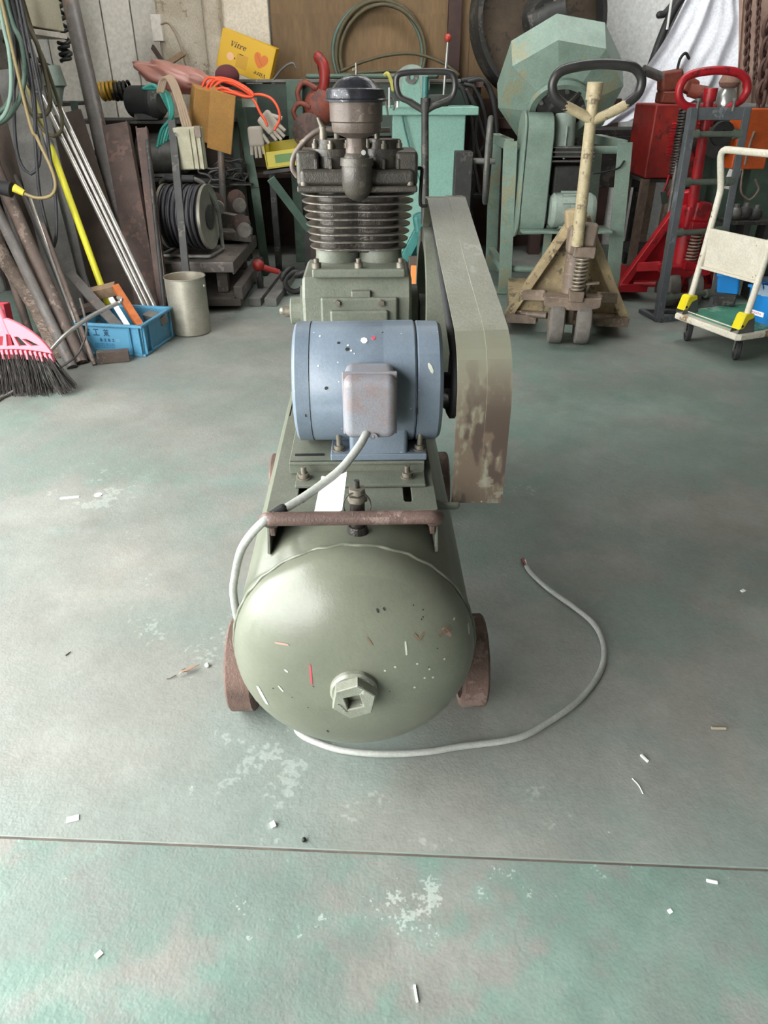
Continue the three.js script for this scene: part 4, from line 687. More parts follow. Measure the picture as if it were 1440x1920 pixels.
// hose coil in front of the plywood
{
  const ringPts = (cu, rot, R, wob) => [...Array(20)].map((_, i) => { const u = i / 20 * 6.283; return [cu[0] + R * (1 + wob * Math.sin(u * 2 + rot)) * Math.cos(u), cu[1] + R * Math.sin(u), cu[2] + 0.008 * Math.sin(u + rot)]; });
  const c = [-0.029,1.269,-5.86];
  const t = thing('hose_coil', 'olive rubber hose coiled upright against the plywood sheet', 'hose', [c[0], 1.115, -5.8]);
  roomPart('hose_turn', tube(ringPts(c, 0, 0.30, 0.02), 0.014, { closed: true, seg: 90 }), M.hoseOlive, t);
  roomPart('hose_turn', tube(ringPts(add(c, [0.02, -0.01, 0.012]), 1, 0.285, 0.03), 0.013, { closed: true, seg: 90 }), M.hoseOlive, t);
  roomPart('hose_turn', tube(ringPts(add(c, [-0.015, 0.0, -0.008]), 2, 0.30, 0.03), 0.013, { closed: true, seg: 90 }), M.hoseGreen, t);
  roomPart('hose_end', tube([[-0.29,1.164,-5.72], [-0.145,1.217,-5.74], [0.036,1.257,-5.75], [0.216,1.263,-5.75], [0.398,1.211,-5.74], [0.507,1.142,-5.7]], 0.010), M.hoseOlive, t);
  roomPart('hose_end', tube([[-0.343,1.136,-5.68], [-0.144,1.154,-5.68], [0.072,1.163,-5.68], [0.287,1.142,-5.66]], 0.010), M.hoseOlive, t);
  const h2 = thing('rubber_hose', 'dark green hoses lying along the bench top behind the filter', 'hose', [0, 1.115, -5.55]);
  for (let i = 0; i < 3; i++) roomPart('hose_turn', tube([[-0.5, 1.132, -5.5 - 0.04 * i], [-0.2, 1.132, -5.46 - 0.05 * i], [0.1, 1.132, -5.5 - 0.04 * i], [0.35, 1.132, -5.56]], 0.014), M.hoseGreen, h2);
}
// mint tank with fittings
{
  const D0 = 4.9, fl = [0.27,0,-4.644];
  const L = [0.049,0.685,-4.9], R = [0.492,0.685,-4.9], w = R[0] - L[0], cx = (L[0] + R[0]) / 2, top = 0.94;
  const t = thing('oil_tank', 'mint green steel tank with an overhanging lid behind the compressor', 'tank', [cx, 0, -5.15]);
  roomPart('tank_body', [box(w, top, 0.28, [cx, top / 2, -D0 - 0.15], undefined, 0.008)], M.mint, t);
  roomPart('tank_lid', box(w + 0.13, 0.045, 0.36, [cx + 0.005, top + 0.01, -D0 - 0.14], undefined, 0.006), M.mint, t);
  const br = new THREE.Shape(); br.moveTo(-0.07, 0); br.lineTo(0.07, 0); br.lineTo(0.045, 0.15); br.absarc(0, 0.15, 0.045, 0, Math.PI); br.closePath();
  const bp = [0.156,0.959,-4.82]; bp[1] = top + 0.032;
  roomPart('bearing_bracket', extrude(br, 0.02, 0.002).translate(...bp), M.mint, t);
  roomPart('bearing', [alongZ(ring(0.036, 0.014, 0.03, 24)).translate(bp[0], bp[1] + 0.15, bp[2] + 0.02)], M.midSteel, t);
  const bowl = [[0.333,0.971,-4.9][0], top + 0.033, -4.95];
  roomPart('hand_wheel', place(lathe([[0.05, 0], [0.08, 0.03], [0.1, 0.06], [0.095, 0.06], [0.07, 0.03], [0.04, 0.005]], 28), bowl), M.midSteel, t);
  const f = [0.169,1.122,-5.1];
  roomPart('round_cover', [alongZ(new THREE.CylinderGeometry(0.11, 0.11, 0.06, 36)).translate(f[0], top + 0.14, -5.15), box(0.12, 0.06, 0.1, [f[0], top + 0.055, -5.15])], M.paleMotor, t);
  roomPart('copper_line', tube([[0.022,0.933,-4.86], [0.013,0.999,-4.86], [0.041,1.021,-4.86], [0.063,0.994,-4.86], [0.057,0.958,-4.86]], 0.006), M.midSteel, t);
  roomPart('sight_gauge', [rod([[0.031,0.934,-4.84][0], top + 0.03, -4.84], [[0.031,0.934,-4.84][0], top + 0.13, -4.84], 0.008), rod([[0.082,0.934,-4.84][0], top + 0.03, -4.84], [[0.082,0.934,-4.84][0], top + 0.06, -4.84], 0.02, 0.016)], M.chrome, t);
  roomPart('yellow_hose', tube([[0.054,1.058,-5], [0.041,1.107,-5], [0.022,1.14,-5], [0.006,1.135,-5.02]], 0.011), plain(0xb5ad5a, 0.6), t);
  roomPart('feed_wire', tube([[0.104,0.955,-4.88], [0.128,0.846,-4.87], [0.179,0.688,-4.87], [0.232,0.553,-4.87]], 0.005), M.tealPaint, t);
}
{
  const r0 = [0.42, 0.965, -5.08], t = thing('control_lever', 'thin steel lever with a red ball knob behind the mint tank', 'lever', r0);
  roomPart('rod', rod([0.356,0.98,-5], [0.377,1.301,-5.05], 0.0075), M.chrome, t); roomPart('knob', ball(0.022, [0.376,1.32,-5.05]), plain(0xa8382e, 0.4), t);
  roomPart('pivot_block', box(0.06, 0.05, 0.06, add([0.356,0.969,-5], [0, -0.015, 0]), undefined, 0.006), M.midSteel, t);
}
{
  const t = palletTruck('hand_pallet_truck', 'teal hand pallet truck with a dark oval grip behind the belt guard', [0.203,0,-3.33], 0.0, [M.tealPaint, M.tealPaint, M.darkSteel, M.blackGrip, M.wheelGrey], 0.27, 0.85);
  truckHandle(t, [0.177,0.565,-3.3], [0.164,1.025,-3.3], [[0.102,1.025,-3.3], [0.064,1.042,-3.3], [0.049,1.075,-3.3], [0.052,1.111,-3.3], [0.08,1.123,-3.3], [0.161,1.127,-3.3], [0.247,1.125,-3.3], [0.273,1.111,-3.3], [0.281,1.075,-3.3], [0.268,1.038,-3.3], [0.226,1.018,-3.3]], [[[0.102,1.025,-3.3], [0.132,1.008,-3.3], [0.161,0.993,-3.3]], [[0.226,1.018,-3.3], [0.197,1.008,-3.3], [0.169,0.993,-3.3]]], M.darkSteel, M.blackGrip, 0.015);
  part('release_valve', rod([0, 0, 0], [0, 0.07, 0], 0.013).translate(...(() => { const p = [0.164,1.04,-3.3]; return [p[0] - t.position.x, p[1] - t.position.y, p[2] - t.position.z]; })()), M.tealPaint, t);
}
// hoses bundle and hand wheel between tank and mixer
{
  const runs = [
    [[0.544,1.103,-5.33], [0.628,1.109,-5.33], [0.693,1.021,-5.33], [0.732,0.87,-5.33], [0.765,0.683,-5.33], [0.829,0.553,-5.33]],
    [[0.514,1.086,-5.3], [0.577,1.065,-5.3], [0.635,0.962,-5.3], [0.67,0.81,-5.3], [0.636,0.701,-5.3], [0.559,0.685,-5.3]],
    [[0.505,1.109,-5.36], [0.597,1.115,-5.36], [0.668,1.08,-5.36], [0.722,0.961,-5.36], [0.726,0.776,-5.36], [0.777,0.583,-5.36]],
    [[0.472,1.074,-5.27], [0.542,1.022,-5.27], [0.62,0.873,-5.27], [0.686,0.687,-5.27], [0.716,0.526,-5.27]],
    [[0.521,1.051,-5.24], [0.589,0.934,-5.24], [0.588,0.783,-5.24], [0.651,0.626,-5.24], [0.732,0.497,-5.24]],
    [[0.449,1.094,-5.21], [0.502,1.037,-5.21], [0.564,0.845,-5.21], [0.586,0.66,-5.21], [0.641,0.468,-5.21]]];
  runs.forEach((r, i) => single('rubber_hose', 'black rubber hose drooping from the bench end beside the mixer', 'hose', r[0], tube(r, i % 2 ? 0.012 : 0.016), M.hoseBlack, 'black hoses drooping beside the mixer'));
  const rk = thing('hose_rack', 'dark steel rack carrying the black hoses beside the mixer', 'rack', [0.72, 0, -5.3]);
  roomPart('post', bar([0.605, 0, -5.42], [0.605, 1.07, -5.42], 0.05, 0.05), M.darkSteel, rk); roomPart('arm', bar([0.6, 1.085, -5.16], [0.6, 1.085, -5.4], 0.03, 0.03, [0, 1, 0]), M.darkPost, rk); roomPart('shelf', box(0.2, 0.03, 0.12, [0.72, 0.42, -5.42]), M.darkSteel, rk); roomPart('foot', box(0.3, 0.02, 0.25, [0.65, 0.01, -5.35]), M.darkSteel, rk);
  const c = [0.595,0.708,-4.55], hw = thing('valve_wheel', 'grey steel hand wheel on a shaft beside the mixer leg', 'hand wheel', [c[0], 0, -4.6]);
  roomPart('rim', torus(0.215, 0.016, c, [0, Math.PI / 2 - 0.16, 0], 40, 10), M.midSteel, hw);
  roomPart('shaft', rod(add(c, [-0.14, 0.0, -0.02]), add(c, [0.04, 0, 0.01]), 0.016), M.midSteel, hw);
  for (let i = 0; i < 3; i++) { const u = i / 3 * 6.283; roomPart('spoke', rod(c, add(c, [0.034 * Math.sin(u) * -1, 0.21 * Math.cos(u), 0.205 * Math.sin(u)]), 0.009), M.midSteel, hw); }
  roomPart('pedestal', [box(0.1, c[1] + 0.05, 0.12, [c[0] - 0.14, (c[1] + 0.05) / 2, c[2] - 0.02], undefined, 0.006)], M.darkSteel, hw);
}
// red welding set on a stand, with a vice on its top
{
  const A = [1.568,0.596,-4.75], wB = [1.925,0.596,-4.75][0] - A[0], y0 = A[1], y1 = [1.52,0.988,-4.75][1], cx = A[0] + wB / 2;
  const st = thing('welder_stand', 'dark steel stand under the red louvred welding set', 'stand', [cx, 0, -4.95]);
  for (const [x, z] of [[A[0] + 0.02, -4.78], [A[0] + 0.18, -4.78], [A[0] + 0.02, -5.12], [A[0] + 0.18, -5.12]]) roomPart('stand_leg', box(0.045, y0 - 0.002, 0.045, [x, (y0 - 0.002) / 2, z]), M.brownSteel, st);
  roomPart('shelf', box(wB, 0.02, 0.38, [cx, y0 - 0.012, -4.95]), M.darkSteel, st); roomPart('shelf', box(wB, 0.02, 0.38, [cx, 0.16, -4.95]), M.darkSteel, st);
  const w = thing('welding_set', 'dull red steel welding set with louvre slits', 'welder', [cx, y0, -4.95]);
  roomPart('case', box(wB, y1 - y0, 0.4, [cx, (y0 + y1) / 2, -4.95], undefined, 0.012), M.redDull, w);
  for (let i = 0; i < 11; i++) for (const [x, ww] of [[cx - 0.01, 0.12], [cx + 0.12, 0.07]]) roomPart('louvre', box(ww, 0.006, 0.012, [x, y1 - 0.10 - i * 0.0165, -4.745], [0.5, 0, 0], 0.001), M.redPaint, w);
  roomPart('cable_loop', tube([[cx - 0.03, y0 + 0.03, -4.745], [cx - 0.03, y0 + 0.07, -4.73], [cx - 0.05, y0 - 0.02, -4.71], [cx - 0.06, y0 - 0.07, -4.71]], 0.006), M.redPaint, w);
  roomPart('cable_loop', tube([[cx + 0.02, y0 + 0.03, -4.745], [cx + 0.02, y0 + 0.07, -4.73], [cx - 0.01, y0 - 0.02, -4.71], [cx - 0.03, y0 - 0.09, -4.71]], 0.006), M.redPaint, w);
  roomPart('clamp', [box(0.03, 0.07, 0.02, [cx - 0.05, y0 - 0.1, -4.71], [0, 0, 0.3])], M.benchGreen, w);
  const v = thing('bench_vice', 'rust red bench vice standing on top of the red welding set', 'vice', [cx, y1, -4.9]);
  const vx = [1.668,1.054,-4.8][0];
  roomPart('vice_body', [box(0.1, 0.06, 0.14, [vx, y1 + 0.032, -4.88], undefined, 0.01), box(0.13, 0.11, 0.1, [vx, y1 + 0.115, -4.88], [0, 0, 0.15], 0.02), box(0.08, 0.08, 0.09, [vx + 0.11, y1 + 0.09, -4.86], [0, 0, -0.4], 0.015)], M.rustRed, v);
  roomPart('vice_screw', rod([vx - 0.18, y1 + 0.17, -4.84], [vx - 0.05, y1 + 0.13, -4.86], 0.026), M.midSteel, v);
  roomPart('tommy_bar', rod([vx - 0.175, y1 + 0.16, -4.82], [vx - 0.2, y1 + 0.05, -4.81], 0.009), M.black, v);
  roomPart('jaw', rod([vx + 0.1, y1 + 0.07, -4.82], [vx + 0.19, y1 + 0.05, -4.8], 0.035, 0.04, 20), M.rustRed, v);
  roomPart('hook', tube([[vx + 0.02, y1 + 0.15, -4.85], [vx + 0.025, y1 + 0.22, -4.85], [vx + 0.05, y1 + 0.25, -4.85], [vx + 0.075, y1 + 0.225, -4.85]], 0.008), M.black, v);
  const s0 = [1.649,0.967,-4.5], s1 = [1.653,0.649,-4.5], sp = thing('coil_strut', 'long dark coil spring on a steel rod leaning against the red welding set', 'spring', [1.649,0,-4.274]);
  roomPart('spring', helix(s1, s0, 0.028, 0.0065, 22, 12), M.iron, sp); roomPart('rod', rod([1.652,0,-4.426], s0, 0.012), M.midSteel, sp);
}
// orange case with dangling leads, pulley and bottle at the far right
{
  const c = [2.053,0.822,-4.45], t = thing('control_case', 'orange steel case with a dangling lead behind the trolley handle', 'case', [c[0], 0, -4.6]);
  roomPart('case_body', box(0.19, 0.30, 0.16, [c[0], c[1], -4.55], undefined, 0.008), M.orangePaint, t); roomPart('case_hook', tube([[c[0] - 0.02, c[1] + 0.0, -4.46], [c[0] - 0.02, c[1] + 0.04, -4.45], [c[0] - 0.035, c[1] - 0.04, -4.44], [c[0] - 0.035, c[1] - 0.12, -4.44]], 0.007), M.brownSteel, t);
  roomPart('case_post', box(0.06, c[1] - 0.14, 0.06, [c[0] + 0.03, (c[1] - 0.14) / 2, -4.58]), M.benchGreen, t);
  roomPart('lead', tube([[c[0] - 0.04, c[1] - 0.15, -4.44], [c[0] - 0.03, c[1] - 0.26, -4.42], [c[0] + 0.03, c[1] - 0.30, -4.42], [c[0] + 0.07, c[1] - 0.25, -4.43], [c[0] + 0.04, c[1] - 0.2, -4.43]], 0.006), M.brownSteel, t);
  roomPart('lead', tube([[c[0] - 0.05, c[1] - 0.15, -4.44], [c[0] - 0.08, c[1] - 0.32, -4.42], [c[0] - 0.09, c[1] - 0.6, -4.36]], 0.007), M.midSteel, t);
  roomPart('paper_slip', box(0.055, 0.1, 0.003, [c[0] - 0.09, c[1] - 0.2, -4.46], [0, 0, -0.2], 0), M.white, t);
  const p = [1.877,0.83,-4.5], k = thing('motor_pulley', 'black round pulley with a dark body behind the red handle shaft', 'pulley', [p[0], 0, -4.6]);
  roomPart('disc', alongZ(ring(0.062, 0.02, 0.04, 28)).translate(p[0], p[1] + 0.02, -4.5), M.rubber, k); roomPart('body', rod([p[0] - 0.01, p[1] - 0.03, -4.52], [p[0], p[1] - 0.03, -4.80], 0.075, 0.075, 24), M.darkSteel, k); roomPart('post', box(0.07, p[1] - 0.05, 0.08, [p[0] + 0.05, (p[1] - 0.05) / 2, -4.79]), M.benchGreen, k);
  const b = [2.025,0.965,-4.9], bt = thing('steel_flask', 'shiny silver flask with brown cap behind the red loop grip', 'flask', [b[0], b[1], -4.9]);
  roomPart('flask_body', place(lathe([[0.001, 0], [0.06, 0], [0.062, 0.02], [0.055, 0.07], [0.035, 0.1], [0.03, 0.11]], 24), [b[0], b[1], -4.9]), M.chrome, bt); roomPart('cap', place(lathe([[0.031, 0.10], [0.05, 0.11], [0.06, 0.13], [0.045, 0.17], [0.001, 0.18]], 20), [b[0], b[1], -4.9]), M.brownTarp, bt);
  const cb = thing('tool_cabinet', 'dark green cabinet under the silver flask', 'cabinet', [1.95, 0, -5.05]);
  roomPart('cabinet_body', box(0.72, b[1], 0.3, [b[0] + 0.285, b[1] / 2, -5.0], undefined, 0.006), M.benchGreen, cb); for (const x of [0.06, 0.295, 0.53]) roomPart('door', box(0.22, b[1] - 0.1, 0.012, [b[0] + x, b[1] / 2, -4.845], undefined, 0.003), M.machineGreenDark, cb);
  [[1378,402,4.3],[1395,400,4.3],[1413,404,4.3]].forEach(([u, v], i) => { const q = [[1.963,0.459,-4.3], [2.018,0.465,-4.3], [2.078,0.454,-4.3]][i]; const kn = thing('steel_float', 'dark round steel float on the low shelf behind the trolley', 'float', [q[0], q[1] - 0.03, q[2]], 0, 'dark floats on the low shelf'); part('ball', ball(0.036, [0, 0.036, 0]), i ? M.darkSteel : M.midSteel, kn); part('collar', place(new THREE.CylinderGeometry(0.014, 0.018, 0.02, 12), [0, 0.075, 0]), M.midSteel, kn); });
  const lo = [2.033,0.409,-4.3], ls = thing('low_shelf', 'dark low shelf carrying the round floats behind the trolley', 'shelf', [lo[0] + 0.03, 0, -4.34]);
  roomPart('board', box(0.3, 0.02, 0.14, [lo[0] + 0.02, [2.018,0.465,-4.3][1] - 0.042, -4.31]), M.darkSteel, ls); roomPart('shelf_leg', box(0.04, [2.018,0.465,-4.3][1] - 0.05, 0.1, [lo[0] + 0.0, ([2.018,0.465,-4.3][1] - 0.05) / 2, -4.31]), M.darkSteel, ls); roomPart('shelf_leg', box(0.04, [2.018,0.465,-4.3][1] - 0.05, 0.1, [lo[0] + 0.12, ([2.018,0.465,-4.3][1] - 0.05) / 2, -4.31]), M.darkSteel, ls);
}
// white sheet draped from above onto a dark bench
{
  const left = [[2.018,1.791,-5.6], [1.912,1.572,-5.56], [1.805,1.367,-5.5], [1.665,1.163,-5.42], [1.506,0.946,-5.34], [1.362,0.847,-5.3]], right = [[2.316,1.791,-5.6], [2.262,1.572,-5.56], [2.315,1.43,-5.52], [2.288,1.256,-5.45], [2.211,1.065,-5.38], [2.009,0.946,-5.34]];
  const cl = new THREE.CatmullRomCurve3(left.map(V)), cr = new THREE.CatmullRomCurve3(right.map(V)), nu = 60, nv = 36, pos = [], idx = [];
  for (let j = 0; j <= nv; j++) { const a = cl.getPoint(j / nv), b = cr.getPoint(j / nv); for (let i = 0; i <= nu; i++) { const u = i / nu, p = a.clone().lerp(b, u), f = 0.035 * Math.sin(u * 17 + 2 * Math.sin(j / nv * 3)) + 0.02 * Math.sin(u * 31 + j * 0.12) + 0.012 * Math.sin(j * 0.5 + u * 8); pos.push(p.x, p.y, p.z + f * (0.4 + 0.6 * j / nv)); } }
  for (let j = 0; j < nv; j++) for (let i = 0; i < nu; i++) { const a = j * (nu + 1) + i, b = a + 1, c = a + nu + 1, d = c + 1; idx.push(a, c, b, b, c, d); }
  const g = new THREE.BufferGeometry(); g.setAttribute('position', new THREE.Float32BufferAttribute(pos, 3)); g.setIndex(idx); g.computeVertexNormals();
  single('white_sheet', 'white cloth sheet draped down from the wall beside the red welding set', 'sheet', left[5], g, M.cloth);
  const b = thing('low_bench', 'dark bench under the lower end of the white sheet', 'bench', [1.5, 0, -5.42]);
  const h = [1.486,0.896,-5.3][1] - 0.05;
  roomPart('bench_top', box(0.5, 0.04, 0.4, [1.5, h - 0.03, -5.42]), M.darkSteel, b); for (const [x, z] of [[1.29, -5.26], [1.71, -5.26], [1.29, -5.58], [1.71, -5.58]]) roomPart('bench_leg', box(0.05, h - 0.05, 0.05, [x, (h - 0.05) / 2, z]), M.darkSteel, b);
  roomPart('front_board', box(0.48, 0.3, 0.02, [1.5, h - 0.2, -5.225]), M.darkSteel, b);
  // cables down the wall corner
  const cab = [[[1.978,1.617,-5.75], [1.894,1.501,-5.72], [1.84,1.354,-5.7], [1.799,1.203,-5.68], [1.761,1.111,-5.62]], [[2.013,1.617,-5.75], [1.94,1.501,-5.72], [1.879,1.368,-5.7], [1.831,1.218,-5.68], [1.786,1.095,-5.62]], [[1.95,1.617,-5.75], [1.857,1.496,-5.73], [1.808,1.478,-5.72]]];
  cab.forEach((r, i) => single('wall_cable', ['thick black cable running down the wall beside the white sheet', 'second black cable between the thick cable and white sheet', 'short black cable stub with end cap on the wall'][i], 'cable', r[0], tube(r, i ? 0.022 : 0.028), M.hoseBlack));
  single('conduit_pipe', 'thin bright conduit running up the wall above the white sheet', 'pipe', [1.837,1.392,-5.6], rod([1.837,1.392,-5.6], [1.832,1.603,-5.6], 0.008), M.white);
}
// right-hand brown tarpaulin with chains
{
  const a = [[2.062,1.666,-5.2], [2.22,1.632,-4.9], [2.411,0.971,-4.9], [2.208,0.993,-5.2]];
  const pos = [], idx = [], n = 24; for (let j = 0; j <= n; j++) for (let i = 0; i <= n; i++) { const p = lerp3(lerp3(a[0], a[1], i / n), lerp3(a[3], a[2], i / n), j / n); pos.push(p[0], p[1], p[2] + 0.03 * Math.sin(i * 0.9 + j * 0.1)); }
  for (let j = 0; j < n; j++) for (let i = 0; i < n; i++) { const q = j * (n + 1) + i; idx.push(q, q + n + 1, q + 1, q + 1, q + n + 1, q + n + 2); }
  const g = new THREE.BufferGeometry(); g.setAttribute('position', new THREE.Float32BufferAttribute(pos, 3)); g.setIndex(idx); g.computeVertexNormals();
  single('brown_tarpaulin', 'dusty pinkish brown tarpaulin hanging behind the rusty chains', 'tarpaulin', a[3], g, M.pinkWall);
  const chain = (label, top, bottom, n, R) => {
    const t = thing('hanging_chain', label, 'chain', bottom);
    for (let i = 0; i <= n; i++) { const p = lerp3(bottom, top, i / n); const q = torus(R, R * 0.28, [0, 0, 0], [0, 0, 0], 14, 6).scale(0.75, 1.25, 1).rotateY(i % 2 ? 0.3 : 1.6).translate(p[0], p[1], p[2]); roomPart('link', q, M.chainRust, t); }
  };
  chain('rusty chain hanging along the edge of the white sheet', [2.064,1.559,-5], [2.148,1.066,-4.95], 18, 0.022);
  chain('heavy dark chain hanging at the tarpaulin over the orange case', [2.113,1.357,-4.75], [2.147,1.002,-4.7], 7, 0.042);
  chain('thin brown chain hanging between the two larger chains', [2.103,1.554,-4.95], [2.169,1.107,-4.9], 20, 0.016);
}

// ---------------------------------------------------------------- left background
Object.assign(M, {
  bark: surface(0x6b5d52, { alt: 0x574b43, amount: 0.9, chip: 0x84756a, chipAt: 0.6, dark: 0x342d28, darkAt: 0.95, span: 0.25, rough: 0.9, relief: 0.006, stretch: 0.4 }),
  pipeGrey: surface(0x6d6865, { alt: 0x5c5754, amount: 0.8, chip: 0x7d6c62, chipAt: 0.66, span: 0.4, rough: 0.5, metal: 0.2 }),
  pipeBrown: surface(0x5f5048, { alt: 0x4e423c, amount: 0.9, chip: 0x7a6a60, chipAt: 0.66, span: 0.4, rough: 0.6 }),
  boardGrey: surface(0x6e6b67, { alt: 0x5c5a57, amount: 0.9, span: 0.5, rough: 0.7 }),
  boardBrown: surface(0x4c3d33, { alt: 0x3d312a, amount: 0.8, span: 0.5, rough: 0.7 }),
  rustPost: surface(0x513f39, { alt: 0x45352f, amount: 0.9, chip: 0x614a41, chipAt: 0.64, dark: 0x2c2220, darkAt: 0.96, span: 0.4, rough: 0.7, relief: 0.001 }),
  yellowPole: plain(0xcfc92b, 0.45), yellowOld: surface(0xb0a95c, { alt: 0x9c9456, amount: 0.8, span: 0.3, rough: 0.6 }),
  alu: surface(0xb9b4ae, { alt: 0xa39e98, amount: 0.7, span: 0.4, rough: 0.3, metal: 0.7 }),
  pinkPlastic: plain(0xe0707f, 0.4), bristle: surface(0x3b3532, { alt: 0x2b2725, amount: 0.8, span: 0.1, rough: 0.8 }),
  crateBlue: surface(0x4f8cab, { alt: 0x4882a0, amount: 0.6, chip: 0x6f93a3, chipAt: 0.74, span: 0.4, rough: 0.5 }),
  wood: surface(0x8d755c, { alt: 0x7b654f, amount: 0.9, span: 0.2, rough: 0.75, stretch: 4 }), brickWood: surface(0xb5632f, { alt: 0x9d5428, amount: 0.8, span: 0.15, rough: 0.6 }),
  potSteel: surface(0xaaa598, { alt: 0x9a9588, amount: 0.7, span: 0.3, rough: 0.38, metal: 0.6 }),
  deckSteel: surface(0x57504b, { alt: 0x48423e, amount: 0.9, chip: 0x6b635c, chipAt: 0.66, span: 0.5, rough: 0.55, metal: 0.2 }),
  cableDark: surface(0x37363a, { alt: 0x2c2b2f, amount: 0.6, span: 0.3, rough: 0.55 }),
});
// broom with a pink fan head
{
  const b = [-1.467,0,-2.76], t = thing('garden_broom', 'black bristle broom with a pink plastic fan head', 'broom', b);
  const up = [-0.10, 1, -0.12];
  const P = (x, h) => [b[0] + x * 0.84 + up[0] * h * 0.5, b[1] + h, b[2] + up[2] * h];
  const fan = new THREE.Shape(); fan.moveTo(-0.19, 0.165); fan.quadraticCurveTo(-0.15, 0.24, -0.02, 0.30); fan.lineTo(0.02, 0.30); fan.quadraticCurveTo(0.15, 0.25, 0.19, 0.165); fan.quadraticCurveTo(0, 0.2, -0.19, 0.165);
  for (let i = 0; i < 5; i++) { const u = -0.13 + i * 0.058; fan.holes.push(hole([[u, 0.195], [u + 0.036, 0.197], [u * 0.6 + 0.022, 0.24 - Math.abs(u + 0.02) * 0.15], [u * 0.6 + 0.004, 0.24 - Math.abs(u + 0.02) * 0.15]])); }
  const warp = (g) => { const p = g.attributes.position; for (let i = 0; i < p.count; i++) { const q = P(p.getX(i), p.getY(i)); p.setXYZ(i, q[0], q[1], q[2] + p.getZ(i)); } g.computeVertexNormals(); return g; };
  roomPart('fan_head', warp(extrude(fan, 0.014, 0.002)), M.pinkPlastic, t, 'pink plastic fan head');
  const teeth = []; for (let i = 0; i < 17; i++) { const x = -0.18 + i * 0.0225, y = 0.175 - 1.0 * x * x * 0.5; roomPart('clamp_tooth', warp(box(0.013, 0.036, 0.022, [x, y - 0.012, 0.007], [0, 0, x * 1.2], 0.002)), M.pinkPlastic, t); }
  const bl = []; for (let i = 0; i < 420; i++) { const x = rr(-0.18, 0.18), x1 = x * 1.22 + rr(-0.02, 0.02), z0 = rr(-0.012, 0.022), e = rr(0, 0.012) + Math.max(0, Math.abs(x1) - 0.17) * 0.3; const a = P(x, 0.165 - 0.5 * x * x), c = P(x1 + (x1 > 0.15 ? 0.03 : 0), e); bl.push(tube([[a[0], a[1], a[2] + z0], [(a[0] + c[0]) / 2 + rr(-0.006, 0.006), (a[1] + c[1]) / 2, (a[2] + c[2]) / 2 + z0 * 1.4], [c[0], c[1], c[2] + z0 * 2]], 0.0014, { seg: 5, rad: 4, caps: false })); }
  roomPart('bristles', bl, M.bristle, t, 'black bristles').userData.kind = 'stuff';
  roomPart('socket', rod(P(0, 0.24), P(-0.015, 0.33), 0.017, 0.015), M.pinkPlastic, t);
  roomPart('handle', rod(P(-0.015, 0.32), P(-0.32, 1.25), 0.013), plain(0xcfc4b8, 0.5), t, 'pale handle');
}
single('floor_stick', 'short grey stick lying on the floor at the broom bristles', 'stick', [-1.528,0,-2.702], tube([[-1.532,0.006,-2.665], [-1.523,0.007,-2.719], [-1.496,0.02,-2.744]], 0.006), M.pipeGrey);
{
  const d = thing('dust_pan', 'red plastic dustpan standing behind the pink broom', 'dustpan', [-1.776,0,-3.229]);
  roomPart('pan', [box(0.16, 0.24, 0.012, add([-1.776,0,-3.229], [0, 0.12, -0.03]), [-0.1, 0, 0], 0.004), box(0.012, 0.24, 0.06, add([-1.776,0,-3.229], [0.08, 0.12, 0]), [-0.1, 0, 0], 0.004), box(0.16, 0.012, 0.06, add([-1.776,0,-3.229], [0, 0.006, 0]), undefined, 0.004)], plain(0xa0152c, 0.45), d);
  roomPart('grip', rod(add([-1.776,0,-3.229], [0.0, 0.24, -0.05]), add([-1.776,0,-3.229], [-0.03, 0.45, -0.08]), 0.013), plain(0xa0152c, 0.45), d);
}
